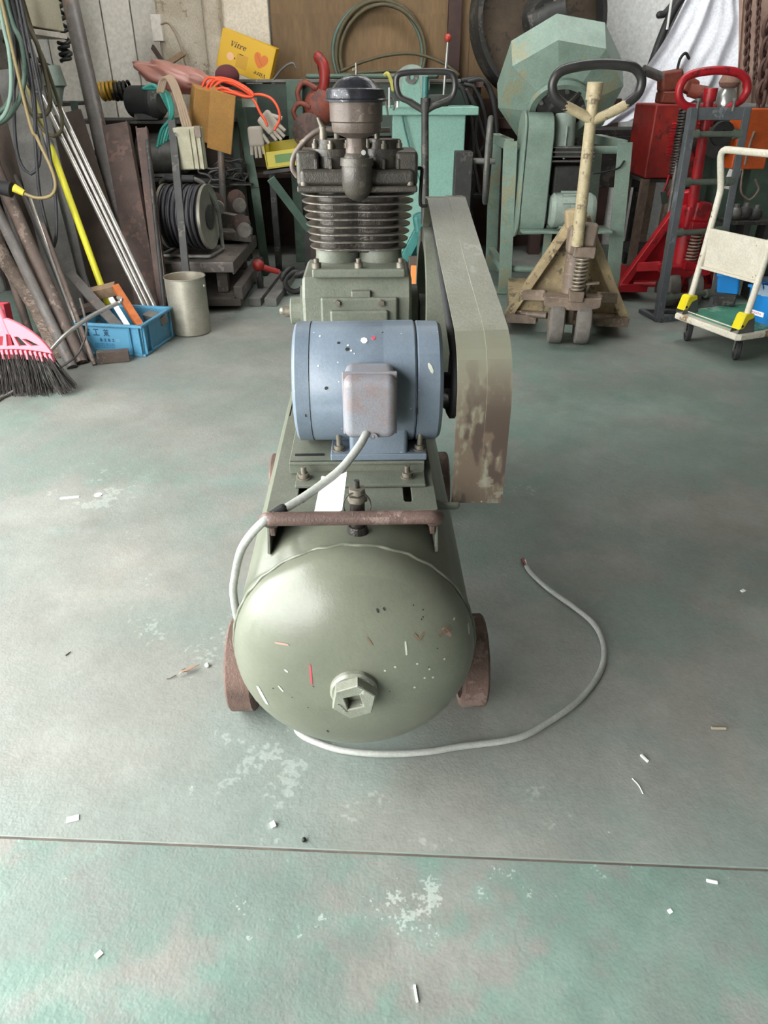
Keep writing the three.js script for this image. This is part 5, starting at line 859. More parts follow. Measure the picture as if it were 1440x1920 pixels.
// poles, pipes and boards leaning in the corner
const lean = (name, label, cat, a, b, r, mat, group) => single(name, label, cat, a, rod(a, b, r, r, 16), mat, group);
{
  // crooked log
  const a = [-1.504,0,-3.229], b = [-1.989,0.674,-3.75], g = tube([a, add(lerp3(a, b, 0.3), [0.01, 0, 0]), add(lerp3(a, b, 0.6), [-0.012, 0, 0.01]), b], 0.036, { seg: 60, rad: 18 }), p = g.attributes.position;
  for (let i = 0; i < p.count; i++) { const k = 0.003 * Math.sin(p.getY(i) * 60 + p.getX(i) * 90) + 0.002 * Math.sin(p.getY(i) * 140); p.setX(i, p.getX(i) + k); p.setZ(i, p.getZ(i) + k); }
  g.computeVertexNormals(); single('timber_log', 'rough barked log leaning beside the broom', 'log', a, g, M.bark);
  lean('steel_pipe', 'thick grey steel pipe leaning over the barked log', 'pipe', [-1.385,0,-3.068], [-1.923,0.728,-3.75], 0.024, M.pipeGrey);
  lean('steel_pipe', 'brown steel pipe leaning between the grey pipe and the blue crate', 'pipe', [-1.363,0,-3.125], [-1.895,0.77,-3.85], 0.03, M.pipeBrown);
  lean('steel_rod', 'thin grey rod leaning against the grey boards', 'rod', [-1.33,0,-3.161], [-1.891,0.68,-4.05], 0.012, M.pipeGrey);
  lean('steel_rod', 'thin dark rod standing at the corner of the blue crate', 'rod', [-1.297,0,-3.103], [-1.654,0.503,-3.7], 0.010, M.pipeBrown);
  lean('steel_rod', 'pale thin rod crossing low in front of the boards', 'rod', [-1.359,0,-3.184], [-1.731,0.609,-3.8], 0.009, M.alu);
  lean('steel_pipe', 'dark pipe leaning behind the red dustpan', 'pipe', [-1.728,0,-3.455], [-2.061,0.853,-4], 0.02, M.pipeBrown);
  lean('steel_pipe', 'grey pipe leaning steeply beside the dark pipe behind the dustpan', 'pipe', [-1.698,0,-3.542], [-1.968,0.9,-4], 0.018, M.pipeGrey);
  // boards
  const board = (label, a, b, w, th, mat) => single('leaning_board', label, 'board', a, bar(a, b, w, th, [0.25, 0, 1]), mat);
  board('wide grey board leaning under the hanging hoses', [-1.612,0,-3.708], [-1.883,1.149,-4.25], 0.15, 0.02, M.boardGrey);
  board('narrow dark grey board leaning beside the yellow pole', [-1.564,0,-3.767], [-1.802,1.104,-4.3], 0.09, 0.02, M.boardGrey);
  board('wide dark brown board leaning behind the yellow pole', [-1.478,0,-4.04], [-1.82,0.939,-4.6], 0.24, 0.018, M.boardBrown);
  board('grey board leaning behind the wide grey board', [-1.733,0,-3.767], [-1.999,1.104,-4.3], 0.14, 0.02, M.boardBrown);
  // telescopic pole
  const yp = thing('telescopic_pole', 'telescopic pole with bright yellow lower and faded yellow upper tube', 'pole', [-1.357,0,-3.614]);
  const y0 = [-1.357,0,-3.614], y1 = [-1.779,1.152,-4.15];
  roomPart('lower_tube', rod(y0, lerp3(y0, y1, 0.72), 0.0165), M.yellowPole, yp); roomPart('collar', rod(lerp3(y0, y1, 0.71), lerp3(y0, y1, 0.75), 0.0185), M.alu, yp); roomPart('upper_tube', rod(lerp3(y0, y1, 0.745), y1, 0.0155), M.yellowOld, yp);
  // silver pipes standing in the crate
  for (const [k, l] of [[0, 'nearest the yellow pole'], [1, 'in the middle of the three'], [2, 'next to the rusty posts']]) {
    const a = [[-1.216,0.07,-3.696], [-1.192,0.07,-3.696], [-1.172,0.07,-3.716]][k], b = [[-1.693,1.035,-4.1], [-1.651,1.012,-4.1], [-1.614,0.989,-4.1]][k];
    single('aluminium_pipe', 'silver aluminium pipe standing in the blue crate, ' + l, 'pipe', a, rod(a, b, k === 1 ? 0.009 : 0.0125), M.alu);
  }
  // rusty posts
  const post = (label, a, b, w, th) => single('rusty_post', label, 'post', a, [bar(a, b, w, 0.008, [0.1, 0, 1]), bar(add(a, [-w / 2, 0, -th / 2]), add(b, [-w / 2, 0, -th / 2]), 0.008, th, [0.1, 0, 1]), bar(add(a, [w / 2, 0, -th / 2]), add(b, [w / 2, 0, -th / 2]), 0.008, th, [0.1, 0, 1])], M.rustPost);
  post('wide rusty steel channel leaning behind the silver pipes', [-1.28,0,-3.91], [-1.457,0.902,-4.4], 0.13, 0.06);
  post('narrow rusty steel channel leaning beside the wide one', [-1.158,0,-3.767], [-1.257,0.891,-4.2], 0.05, 0.04);
  lean('steel_rod', 'bent dark rod leaning between rusty channel and cable reel', 'rod', [-1.129,0,-3.689], [-1.203,0.842,-4.1], 0.011, M.darkSteel);
  const tw = single('steel_post', 'tall dark steel tube leaning across the white wall panels', 'tube', [-1.436,0,-4.201], rod([-1.436,0,-4.201], [-1.794,1.644,-5], 0.045, 0.045, 24), M.pipeGrey);
  const ps = thing('post_stand', 'dark steel bar standing in a heavy round base beside the cable reel', 'stand', [-1.034,0,-3.827]);
  roomPart('bar', bar(add([-1.034,0,-3.827], [0, 0.05, 0]), [-1.039,0.934,-4], 0.038, 0.02, [0, 0, 1]), M.darkSteel, ps); roomPart('base', place(lathe([[0.001, 0], [0.085, 0], [0.09, 0.06], [0.07, 0.14], [0.045, 0.2], [0.03, 0.2]], 24), [-1.034,0,-3.827]), M.brownSteel, ps); roomPart('lever', rod(add([-1.034,0,-3.827], [-0.12, 0.08, 0.06]), add([-1.034,0,-3.827], [-0.04, 0.2, 0.03]), 0.014), M.midSteel, ps);
}
// blue crate with offcuts, timber in front
{
  const t = thing('plastic_crate', 'blue plastic crate full of offcuts with dark printed characters', 'crate', [-1.11, 0, -3.23], -0.17);
  const W = 0.30, DZ = 0.31, Hc = 0.14;                       // local: near right corner at the origin, x to the left, z to the back
  part('crate_wall', box(W, Hc, 0.008, [-W / 2, Hc / 2, 0], [-0.04, 0, 0], 0.002), M.crateBlue, t); part('crate_wall', box(W, Hc, 0.008, [-W / 2, Hc / 2, -DZ], [0.04, 0, 0], 0.002), M.crateBlue, t);
  part('crate_wall', box(0.008, Hc, DZ, [0, Hc / 2, -DZ / 2], [0, 0, -0.04], 0.002), M.crateBlue, t); part('crate_wall', box(0.008, Hc, DZ, [-W, Hc / 2, -DZ / 2], [0, 0, 0.04], 0.002), M.crateBlue, t);
  part('crate_bottom', box(W, 0.008, DZ, [-W / 2, 0.012, -DZ / 2]), M.crateBlue, t);
  part('crate_rim', [box(W + 0.03, 0.012, 0.018, [-W / 2, Hc, 0.008]), box(W + 0.03, 0.012, 0.018, [-W / 2, Hc, -DZ - 0.008]), box(0.018, 0.012, DZ + 0.03, [0.008, Hc, -DZ / 2]), box(0.018, 0.012, DZ + 0.03, [-W - 0.008, Hc, -DZ / 2])], M.crateBlue, t);
  part('crate_foot', [box(W + 0.02, 0.012, 0.014, [-W / 2, 0.006, 0.004]), box(0.014, 0.012, DZ + 0.02, [0.004, 0.006, -DZ / 2])], M.crateBlue, t);
  for (const x of [-0.005, -0.05]) part('crate_rib', box(0.007, Hc - 0.01, 0.014, [x, Hc / 2, 0.008]), M.crateBlue, t);
  for (const z of [-0.01, -0.06, -DZ + 0.02]) part('crate_rib', box(0.014, Hc - 0.01, 0.007, [0.008, Hc / 2, z]), M.crateBlue, t);
  const cv = document.createElement('canvas'); cv.width = 512; cv.height = 256; const c = cv.getContext('2d'); c.fillStyle = '#4f8cab'; c.fillRect(0, 0, 512, 256); c.strokeStyle = '#173a55'; c.lineWidth = 11;
  const L = (...p) => { c.beginPath(); for (let i = 0; i < p.length; i += 2) (i ? c.lineTo(p[i], p[i + 1]) : c.moveTo(p[i], p[i + 1])); c.stroke(); };
  // three large characters: a rain radical over a field, the work character, and a dense one
  const glyphA = (x, y) => { L(x, y, x + 60, y); L(x + 30, y, x + 30, y + 30); L(x - 4, y + 12, x - 4, y + 24); L(x - 4, y + 12, x + 64, y + 12, x + 64, y + 24); L(x + 10, y + 22, x + 22, y + 22); L(x + 40, y + 22, x + 52, y + 22); L(x + 6, y + 36, x + 54, y + 36, x + 54, y + 62, x + 6, y + 62, x + 6, y + 36); L(x + 6, y + 49, x + 54, y + 49); L(x + 30, y + 36, x + 30, y + 74, x + 66, y + 74); };
  const glyphB = (x, y) => { L(x, y + 6, x + 58, y + 6); L(x + 29, y + 6, x + 29, y + 66); L(x - 6, y + 66, x + 64, y + 66); };
  const glyphC = (x, y) => { L(x, y + 14, x + 60, y + 14); L(x + 18, y, x + 18, y + 14); L(x + 40, y, x + 40, y + 14); L(x + 6, y + 30, x + 54, y + 30); L(x + 6, y + 44, x + 54, y + 44); L(x + 30, y + 14, x + 30, y + 72); L(x + 28, y + 50, x, y + 72); L(x + 32, y + 50, x + 62, y + 72); };
  glyphA(20, 14); glyphB(130, 14); glyphC(240, 14);
  c.lineWidth = 7; for (let i = 0; i < 4; i++) { const x = 190 + i * 44; L(x, 122, x + 26, 122); L(x + 13, 112, x + 13, 142); L(x, 142, x + 28, 142); if (i % 2 === 0) { L(x, 132, x + 26, 132); L(x + 4, 112, x + 4, 142); } } c.strokeStyle = '#6f96ad'; L(372, 116, 400, 116, 400, 142, 372, 142, 372, 116); L(386, 116, 386, 142); c.strokeStyle = '#2f6a8f';
  for (let i = 0; i < 4; i++) { const x = 130 + i * 56; L(x, 168, x + 42, 168, x + 42, 212, x, 212, x, 168); L(x, 190, x + 42, 190); L(x + 21, 168, x + 21, 212); L(x + 8, 178, x + 34, 178); }
  const tx = new THREE.CanvasTexture(cv); tx.colorSpace = THREE.SRGBColorSpace;
  const pm = new THREE.Mesh(new THREE.PlaneGeometry(0.23, 0.11), new THREE.MeshStandardMaterial({ map: tx, roughness: 0.5 })); pm.name = 'printed_characters'; pm.position.set(-0.175, Hc / 2, 0.0062); pm.rotation.x = -0.04; t.add(pm);
  // offcuts in the crate
  const off = (name, label, cat, a, b, w, th, mat) => single(name, label, cat, a, bar(a, b, w, th, [0, 1, 0.3]), mat);
  off('wood_bar', 'orange brown wooden bar with end grain leaning out of the blue crate', 'bar', [-1.128,0.085,-3.33], [-1.313,0.232,-3.58], 0.034, 0.034, M.brickWood);
  off('metal_bar', 'white square bar leaning in the blue crate beside the orange bar', 'bar', [-1.198,0.11,-3.33], [-1.317,0.196,-3.5], 0.022, 0.018, M.white);
  off('metal_strip', 'wide grey steel strip lying slanted in the blue crate', 'strip', [-1.232,0.09,-3.33], [-1.568,0.276,-3.68], 0.05, 0.012, M.pipeGrey);
  off('metal_strip', 'short dark steel strip leaning in the blue crate', 'strip', [-1.305,0.077,-3.33], [-1.462,0.118,-3.5], 0.06, 0.012, M.darkSteel);
  off('wood_block', 'pale wooden block lying across the back of the blue crate', 'block', [-1.459,0.186,-3.62], [-1.326,0.217,-3.62], 0.05, 0.05, M.wood);
  off('wood_block', 'small brown wooden block propped beside the blue crate', 'block', [-1.472,0.144,-3.5], [-1.39,0.165,-3.5], 0.04, 0.03, M.pipeBrown);
  off('wood_block', 'grey squared block lying across the crate corner', 'block', [-1.159,0.113,-3.5], [-1.058,0.109,-3.44], 0.05, 0.04, M.boardGrey);
  single('squared_timber', 'short brown squared timber lying on the floor before the blue crate', 'timber', [-1.228,0,-3.125], bar(add([-1.293,0,-3.118], [0, 0.026, -0.02]), add([-1.16,0,-3.154], [0, 0.026, -0.02]), 0.045, 0.05, [0, 1, 0]), M.pipeBrown);
  single('hooked_rod', 'bent pale rod with a hooked end propped from the broom to the crate', 'rod', [-1.416,0.107,-2.95], tube([[-1.421,0.107,-2.95], [-1.359,0.165,-3], [-1.287,0.211,-3.08], [-1.225,0.238,-3.15], [-1.175,0.253,-3.2], [-1.158,0.267,-3.2], [-1.178,0.271,-3.22]], 0.009), M.alu);
  single('bent_wire', 'thin dark bent wire curling from the crate to the floor', 'wire', [-1.442,0,-3.068], tube([[-1.438,0.006,-3.037], [-1.343,0.065,-3.02], [-1.308,0.115,-3.05], [-1.301,0.158,-3.1], [-1.337,0.201,-3.2], [-1.383,0.246,-3.3]], 0.005), M.pipeGrey);
  const pot = thing('steel_pot', 'tall plain steel pot standing beside the blue crate', 'pot', [-0.979,0,-3.614]);
  part('pot_wall', lathe([[0.001, 0.003], [0.094, 0.003], [0.096, 0.006], [0.0975, 0.27], [0.101, 0.274], [0.101, 0.278], [0.0955, 0.276], [0.093, 0.01], [0.001, 0.008]], 48), M.potSteel, pot); part('rivet', ball(0.008, [0.094, 0.235, 0.02]), M.chrome, pot);
  part('contents', place(new THREE.CylinderGeometry(0.093, 0.093, 0.01, 32), [0, 0.22, 0]), M.wood, pot);
}
// stacked steel decks with the cable reel
{
  const lowerX = [-1.42, -0.79];
  const dk = thing('steel_pallet', 'low dark steel platform with a raised edge on the floor', 'platform', [-1.1, 0, -4.6]);
  roomPart('plate', box(0.44, 0.02, 0.8, [-1.03, 0.07, -4.4]), M.deckSteel, dk);
  roomPart('edge_rail', box(0.05, 0.07, 0.8, [-0.80, 0.10, -4.4]), M.deckSteel, dk); roomPart('edge_rail', box(0.46, 0.04, 0.05, [-1.02, 0.05, -4.02]), M.deckSteel, dk);
  for (const z of [-4.15, -4.68]) roomPart('runner', box(0.44, 0.06, 0.09, [-1.03, 0.03, z]), M.wood, dk);
  const up = thing('steel_deck', 'upper dark steel deck carrying the cable reel', 'deck', [-1.1, 0, -4.6]);
  roomPart('plate', box(0.43, 0.02, 0.8, [-1.025, 0.255, -4.4]), M.deckSteel, up); roomPart('front_lip', box(0.43, 0.05, 0.012, [-1.025, 0.235, -4.0]), M.deckSteel, up); roomPart('side_lip', box(0.012, 0.06, 0.8, [-0.815, 0.23, -4.4]), M.deckSteel, up);
  for (const [x, z] of [[-1.2, -4.12], [-0.9, -4.12], [-1.2, -4.7], [-0.9, -4.7]]) roomPart('leg', box(0.06, 0.163, 0.06, [x, 0.1635, z]), M.deckSteel, up);
  for (const [u, l] of [[-0.715, 'inner'], [-0.625, 'outer']]) single('wood_batten', 'grey wooden batten lying on the floor beside the steel platform, ' + l + ' of the two', 'batten', [u, 0, -4.5], box(0.07, 0.045, 0.7, [u, 0.0225, -4.45], [0, -0.05, 0]), M.boardGrey);
  // cable reel
  const rc = [-1.075, 0, -4.22], R = 0.165, cy = 0.265 + 0.03 + R;
  const t = thing('cable_reel', 'black cable wound on a steel reel with a carrying frame', 'cable reel', [rc[0], 0.265, rc[2]], -0.12);
  const y = cy - 0.265;
  for (const s of [-1, 1]) part('flange', [alongX(lathe([[0.06, -0.004], [R - 0.008, -0.004], [R, -0.008], [R, 0.008], [R - 0.008, 0.004], [0.06, 0.004], [0.06, -0.004]], 48)).translate(s * 0.115, y, 0)], M.potSteel, t);
  part('hub', alongX(new THREE.CylinderGeometry(0.065, 0.065, 0.25, 28)).translate(0, y, 0), M.darkSteel, t);
  for (let i = 0; i < 16; i++) part('cable_turn', torus(R - 0.012 + (i % 3) * 0.003, 0.0072, [-0.101 + i * 0.0135, y, 0], [0, Math.PI / 2 + (i % 2 ? 0.04 : -0.03), 0], 40, 8), M.cableDark, t);
  part('winding', alongX(new THREE.CylinderGeometry(R - 0.016, R - 0.016, 0.222, 40)).translate(0, y, 0), M.cableDark, t);
  part('carry_frame', tube([[-0.14, 0.012, 0.13], [-0.14, 0.012, -0.1], [-0.14, 0.2, -0.1], [-0.14, 0.36, -0.02], [-0.1, 0.385, 0.0], [0.06, 0.385, 0.0], [0.1, 0.36, -0.02], [0.14, 0.2, -0.1], [0.14, 0.012, -0.1], [0.14, 0.012, 0.13], [-0.14, 0.012, 0.13]], 0.011, { seg: 120, rad: 8, tension: 0.1 }), M.midSteel, t);
  part('grip', rod([-0.1, 0.386, 0], [0.06, 0.386, 0], 0.018), M.rubber, t);
  part('plug_lead', tube([[0.03, y - 0.02, R], [0.032, 0.1, R + 0.02], [0.035, 0.02, R + 0.04], [0.04, -0.02, 0.235]], 0.007), M.hoseGreen, t); part('plug', [box(0.03, 0.05, 0.03, [0.04, -0.045, 0.24], [0, 0, 0.15], 0.006), box(0.008, 0.008, 0.02, [0.042, -0.055, 0.262])], M.machineGreenDark, t, 'green plug'); part('cable_tie', box(0.022, 0.02, 0.008, [0.03, 0.09, R + 0.018], [0, 0, 0.3]), plain(0x2c8fe0, 0.4), t, 'blue tie');
  part('hub_face', [alongX(ring(0.12, 0.09, 0.004, 32)).translate(0.108, y, 0)], M.darkSteel, t);
  // junk behind the reel: dolly with casters, red lever, chain
  const d = thing('old_dolly', 'upturned iron dolly with small casters behind the cable reel', 'dolly', [-0.95, 0.268, -4.6]);
  roomPart('dolly_frame', [box(0.4, 0.05, 0.24, [-1.0, 0.32, -4.6], [0, 0.15, -0.12], 0.006), box(0.36, 0.09, 0.05, [-1.0, 0.39, -4.62], [0, 0.1, -0.2], 0.01)], M.deckSteel, d);
  for (const [x, yy, z] of [[-0.82, 0.35, -4.47], [-0.98, 0.46, -4.55], [-0.87, 0.46, -4.66]]) { roomPart('caster', alongZ(new THREE.CylinderGeometry(0.04, 0.04, 0.03, 24)).translate(x, yy, z), M.wheelGrey, d); roomPart('caster_disc', alongZ(new THREE.CylinderGeometry(0.055, 0.05, 0.012, 24)).translate(x - 0.02, yy + 0.03, z - 0.03), M.rustPost, d); }
  const rl = thing('jack_lever', 'red painted jack lever sticking out from under the upper deck', 'lever', [-0.74, 0.0, -4.4]);
  roomPart('lever_bar', rod([-0.74, 0.17, -4.35], [-0.62, 0.13, -4.38], 0.022, 0.014), M.redDull, rl); roomPart('lever_head', ball(0.035, [-0.735, 0.175, -4.35]), M.redDull, rl); roomPart('lever_foot', box(0.03, 0.15, 0.05, [-0.735, 0.12, -4.36]), M.darkSteel, rl);
  const ch = thing('shackle_chain', 'dark heavy shackle and chain hanging at the end of the red lever', 'chain', [-0.58, 0, -4.36]);
  roomPart('link', torus(0.06, 0.016, [-0.53, 0.076, -4.37], [0.2, 0.3, 0.2], 24, 8), M.darkSteel, ch); roomPart('link', torus(0.045, 0.014, [-0.48, 0.12, -4.38], [1.2, 0.3, 0], 24, 8), M.darkSteel, ch); roomPart('link', torus(0.045, 0.013, [-0.57, 0.12, -4.37], [0.9, 0.8, 0], 24, 8), M.darkSteel, ch);
  const rk = thing('angle_rack', 'rusty angle iron rack with sloping rails beyond the cable reel', 'rack', [-0.75, 0, -5.1]);
  roomPart('rail', bar([-0.46, 0.30, -4.95], [-0.33, 0.34, -5.28], 0.05, 0.05), M.boardBrown, rk); roomPart('rail', bar([-0.46, 0.42, -4.98], [-0.33, 0.48, -5.3], 0.05, 0.04), M.boardBrown, rk); roomPart('rail', bar([-0.68, 0.60, -4.72], [-0.48, 0.28, -4.9], 0.05, 0.01), M.hoseGreen, rk); roomPart('leg', bar([-0.36, 0, -5.26], [-0.36, 0.5, -5.28], 0.05, 0.05), M.boardBrown, rk); roomPart('leg', bar([-0.46, 0, -4.96], [-0.46, 0.45, -4.97], 0.05, 0.05), M.boardBrown, rk);
}

// ---------------------------------------------------------------- clutter in the far left corner
{
  // wall cabinet
  const c0 = [-2,1.339,-5.388], cab = thing('wall_cabinet', 'cream steel cabinet mounted on the wall above the hanging hoses', 'cabinet', [-2.16, c0[1], c0[2] + 0.45]);
  roomPart('cabinet_body', box(0.33, 0.6, 0.9, [-2.16, c0[1] + 0.33, c0[2] + 0.45], undefined, 0.006), surface(0xc9c4ad, { alt: 0xbdb79e, amount: 0.5, span: 0.6, rough: 0.5 }), cab);
  roomPart('cabinet_base', box(0.34, 0.03, 0.92, [-2.16, c0[1] + 0.005, c0[2] + 0.45], undefined, 0.003), M.wallWhite, cab);
  // dark shelving below
  const sh = thing('tool_shelf', 'dark steel shelf rack against the left wall behind the boards', 'shelf', [-2.15, 0, -4.9]);
  for (const [x, z] of [[-1.98, -4.5], [-1.98, -5.6], [-2.3, -4.5], [-2.3, -5.6]]) roomPart('upright', box(0.04, 1.2, 0.04, [x, 0.6, z]), M.darkSteel, sh);
  for (const y of [0.3, 0.68, 0.98]) roomPart('shelf_board', box(0.36, 0.02, 1.16, [-2.14, y, -5.05]), M.darkSteel, sh);
  roomPart('back_board', box(0.01, 1.1, 1.16, [-2.31, 0.55, -5.05]), M.boardBrown, sh);
  const lamp = [-1.932,1.08,-4.9], fl = thing('floodlight', 'grey bell-shaped floodlight hanging below the wall cabinet', 'floodlight', lamp);
  roomPart('housing', place(lathe([[0.001, 0.1], [0.05, 0.1], [0.06, 0.04], [0.066, 0.0], [0.05, -0.01], [0.03, -0.06], [0.02, -0.1], [0.001, -0.1]], 24), lamp), M.paleMotor, fl);
  roomPart('bracket', rod(add(lamp, [0, 0.09, 0]), add(lamp, [-0.25, 0.22, -0.02]), 0.012), M.darkSteel, fl);
  single('twisted_cable', 'dark twisted cable hanging down beside the tall steel tube', 'cable', [-2.011,1.22,-5.4], [helix([-2.011,1.22,-5.4], [-1.994,1.615,-5.45], 0.022, 0.011, 6, 10), helix([-2.027,1.212,-5.4], [-2.024,1.311,-5.4], 0.03, 0.011, 3, 10)], M.hoseBlack);
  // hanging rail just out of view, from which hoses loop down
  const rail = thing('hanging_rail', 'steel rail fixed to the left wall that carries the hose loops', 'rail', [-2.3, 1.85, -3.9]);
  roomPart('rail_bar', rod([-2.33, 1.85, -3.9], [-1.35, 1.85, -3.9], 0.02), M.midSteel, rail); roomPart('rail_end', ball(0.035, [-1.35, 1.85, -3.9]), M.midSteel, rail);
  const loop = (label, pts, r, mat, name = 'hanging_hose') => { const top = [pts[0][0], 1.872, -3.9], end = [pts[pts.length - 1][0] - 0.02, 1.872, -3.9]; single(name, label, 'hose', top, tube([top, ...pts, end], r, { seg: 80 }), mat); };
  loop('pale green hose loop hanging lowest at the left wall', [[-1.673,1.367,-3.9], [-1.643,1.246,-3.88], [-1.647,1.122,-3.85], [-1.704,1.016,-3.85], [-1.794,0.939,-3.86], [-1.899,0.923,-3.87], [-1.947,1.037,-3.88], [-1.882,1.287,-3.9]], 0.0115, M.hoseGreen);
  loop('green hose loop hanging inside the lowest loop', [[-1.705,1.368,-3.92], [-1.693,1.227,-3.9], [-1.719,1.101,-3.9], [-1.793,0.993,-3.9], [-1.887,0.971,-3.9], [-1.913,1.101,-3.9], [-1.856,1.329,-3.92]], 0.011, M.hoseGreen);
  loop('thin mint hose hanging before the other hose loops', [[-1.694,1.344,-3.85], [-1.683,1.203,-3.82], [-1.705,1.059,-3.8], [-1.761,0.963,-3.8], [-1.838,0.935,-3.8], [-1.855,1.08,-3.82], [-1.794,1.344,-3.85]], 0.009, plain(0x86a092, 0.5));
  loop('grey cable loop hanging over the faded yellow tube', [[-1.658,1.4,-3.95], [-1.63,1.269,-3.93], [-1.599,1.144,-3.9], [-1.608,1.069,-3.9], [-1.636,1.054,-3.9], [-1.66,1.08,-3.9], [-1.681,1.186,-3.92], [-1.685,1.37,-3.94]], 0.010, M.pipeGrey, 'hanging_cable');
  loop('brown cable loop hanging over the silver pipes', [[-1.642,1.373,-3.98], [-1.603,1.229,-3.96], [-1.586,1.058,-3.94], [-1.605,0.981,-3.94], [-1.647,0.954,-3.94], [-1.685,0.966,-3.94], [-1.717,1.036,-3.95], [-1.72,1.291,-3.97]], 0.011, M.hoseOlive, 'hanging_cable');
  loop('long brown cable loop reaching down to the boards', [[-1.644,1.335,-4.02], [-1.602,1.167,-4], [-1.575,0.991,-4], [-1.585,0.9,-4], [-1.622,0.867,-4], [-1.664,0.876,-4], [-1.718,0.957,-4], [-1.75,1.036,-4], [-1.733,1.293,-4]], 0.009, M.hoseOlive, 'hanging_cable');
  loop('dark cable loop hanging down before the grey boards', [[-1.677,1.287,-3.9], [-1.722,1.059,-3.87], [-1.754,0.884,-3.85], [-1.759,0.771,-3.84], [-1.725,0.71,-3.84], [-1.676,0.746,-3.85], [-1.653,0.838,-3.86], [-1.655,0.928,-3.87], [-1.648,1.165,-3.9]], 0.008, M.cableDark, 'hanging_cable');
  loop('long dark lead hanging to below the yellow plug', [[-1.623,1.101,-3.86], [-1.642,0.864,-3.8], [-1.661,0.638,-3.76], [-1.647,0.473,-3.73], [-1.632,0.395,-3.72], [-1.605,0.473,-3.73], [-1.585,0.616,-3.75], [-1.587,0.819,-3.8], [-1.598,1.101,-3.86]], 0.008, M.cableDark, 'hanging_cable');
  const yc = thing('extension_lead', 'tan lead with a yellow plug hanging before the grey boards', 'lead', [-1.631,0.63,-3.6]);
  roomPart('lead', tube([[-1.7, 1.87, -3.9], [-1.632,0.997,-3.75], [-1.567,0.873,-3.65], [-1.523,0.766,-3.62], [-1.508,0.691,-3.6], [-1.539,0.643,-3.6], [-1.606,0.632,-3.6], [-1.665,0.652,-3.6], [-1.682,0.664,-3.6]], 0.0075, { seg: 70 }), plain(0x8f7d55, 0.5), yc);
  roomPart('plug', [rod([-1.662,0.652,-3.6], [-1.703,0.675,-3.6], 0.014, 0.019, 14)], plain(0xd9c33c, 0.5), yc, 'yellow plug'); roomPart('plug_body', rod([-1.716,0.666,-3.6], [-1.776,0.679,-3.6], 0.034, 0.03, 16), M.rubber, yc);
}
{
  // rack that carries the clutter
  const rk = thing('storage_rack', 'dark green slotted angle rack holding boxes, cords and motors', 'rack', [-1.3, 0, -5.2]);
  for (const [x, z] of [[-1.86, -4.95], [-1.86, -5.33], [-0.98, -5.33]]) roomPart('upright', [box(0.045, 1.0, 0.004, [x, 0.5, z]), box(0.004, 1.0, 0.045, [x - 0.02, 0.5, z - 0.02])], M.benchGreen, rk);
  roomPart('upright', [bar([-0.805,0.531,-4.88], [-0.865,1.009,-4.9], 0.055, 0.006, [0, 0, 1]), bar(add([-0.805,0.531,-4.88], [-0.026, 0, -0.025]), add([-0.865,1.009,-4.9], [-0.026, 0, -0.025]), 0.006, 0.05, [0, 0, 1]), bar([-0.805,0.531,-4.88], [[-0.805,0.531,-4.88][0] + 0.03, 0, -4.86], 0.055, 0.006, [0, 0, 1])], M.machineGreenDark, rk);
  for (const y of [0.30, 0.57, 0.89]) roomPart('shelf_board', box(0.95, 0.02, 0.43, [-1.42, y, -5.13]), M.darkSteel, rk);
  roomPart('back_board', box(0.95, 0.86, 0.01, [-1.42, 0.46, -5.352]), M.boardBrown, rk);
  roomPart('label_plate', box(0.09, 0.05, 0.004, [-0.791,0.994,-4.86], undefined, 0.001), M.machineGreen, rk);
  // motors
  const m1 = [-1.423,0.996,-4.75], a = thing('electric_motor', 'black cylindrical electric motor on the clutter rack', 'motor', [m1[0], 0.90, -4.95]);
  roomPart('body', alongX(lathe([[0.001, -0.11], [0.07, -0.11], [0.085, -0.1], [0.085, 0.06], [0.001, 0.06]], 32)).rotateY(-0.4).translate(m1[0], m1[1], -4.95), M.rubber, a); roomPart('end_cap', alongX(lathe([[0.001, 0.06], [0.09, 0.06], [0.092, 0.08], [0.06, 0.12], [0.001, 0.12]], 32)).rotateY(-0.4).translate(m1[0], m1[1], -4.95), M.darkSteel, a); roomPart('cradle', box(0.14, Math.max(0.02, m1[1] - 0.902 - 0.06), 0.12, [m1[0], (m1[1] - 0.06 + 0.902) / 2, -4.95]), M.darkSteel, a);
  const m2 = [-1.398,0.693,-4.8], b = thing('electric_motor', 'large grey electric motor low on the clutter rack', 'motor', [m2[0], 0.582, -5.05]);
  roomPart('body', alongX(lathe([[0.001, -0.14], [0.1, -0.14], [0.115, -0.12], [0.115, 0.14], [0.09, 0.17], [0.001, 0.17]], 32)).translate(m2[0], 0.712, -5.05), M.midSteel, b); roomPart('foot', box(0.2, 0.02, 0.16, [m2[0], 0.593, -5.05]), M.midSteel, b);
  // switch box on the bar stand
  const sb = [-0.97,0.81,-4], s = thing('switch_box', 'cream ribbed switch box mounted on the dark bar beside the rack', 'switch box', sb);
  roomPart('case', box(0.14, 0.19, 0.07, add(sb, [0, 0, -0.02]), [0, 0.1, 0.02], 0.008), M.creamBox, s); for (const x of [0.01, 0.035, 0.06]) roomPart('rib', box(0.012, 0.18, 0.012, add(sb, [x, -0.003, 0.015]), [0, 0.1, 0.02], 0.003), M.creamBox, s); roomPart('knob', alongZ(new THREE.CylinderGeometry(0.008, 0.008, 0.01, 12)).translate(sb[0] - 0.05, sb[1] + 0.06, sb[2] + 0.018), M.midSteel, s); roomPart('lid_flap', box(0.03, 0.05, 0.02, add(sb, [0.055, 0.075, 0.014]), [0, 0.1, 0.02], 0.003), M.brownSteel, s);
  // cardboard carton
  const cc = [-0.997,0.916,-4.72], ct = thing('cardboard_carton', 'tan cardboard carton tipped over on the clutter rack', 'carton', add(cc, [0, -0.15, -0.05]));
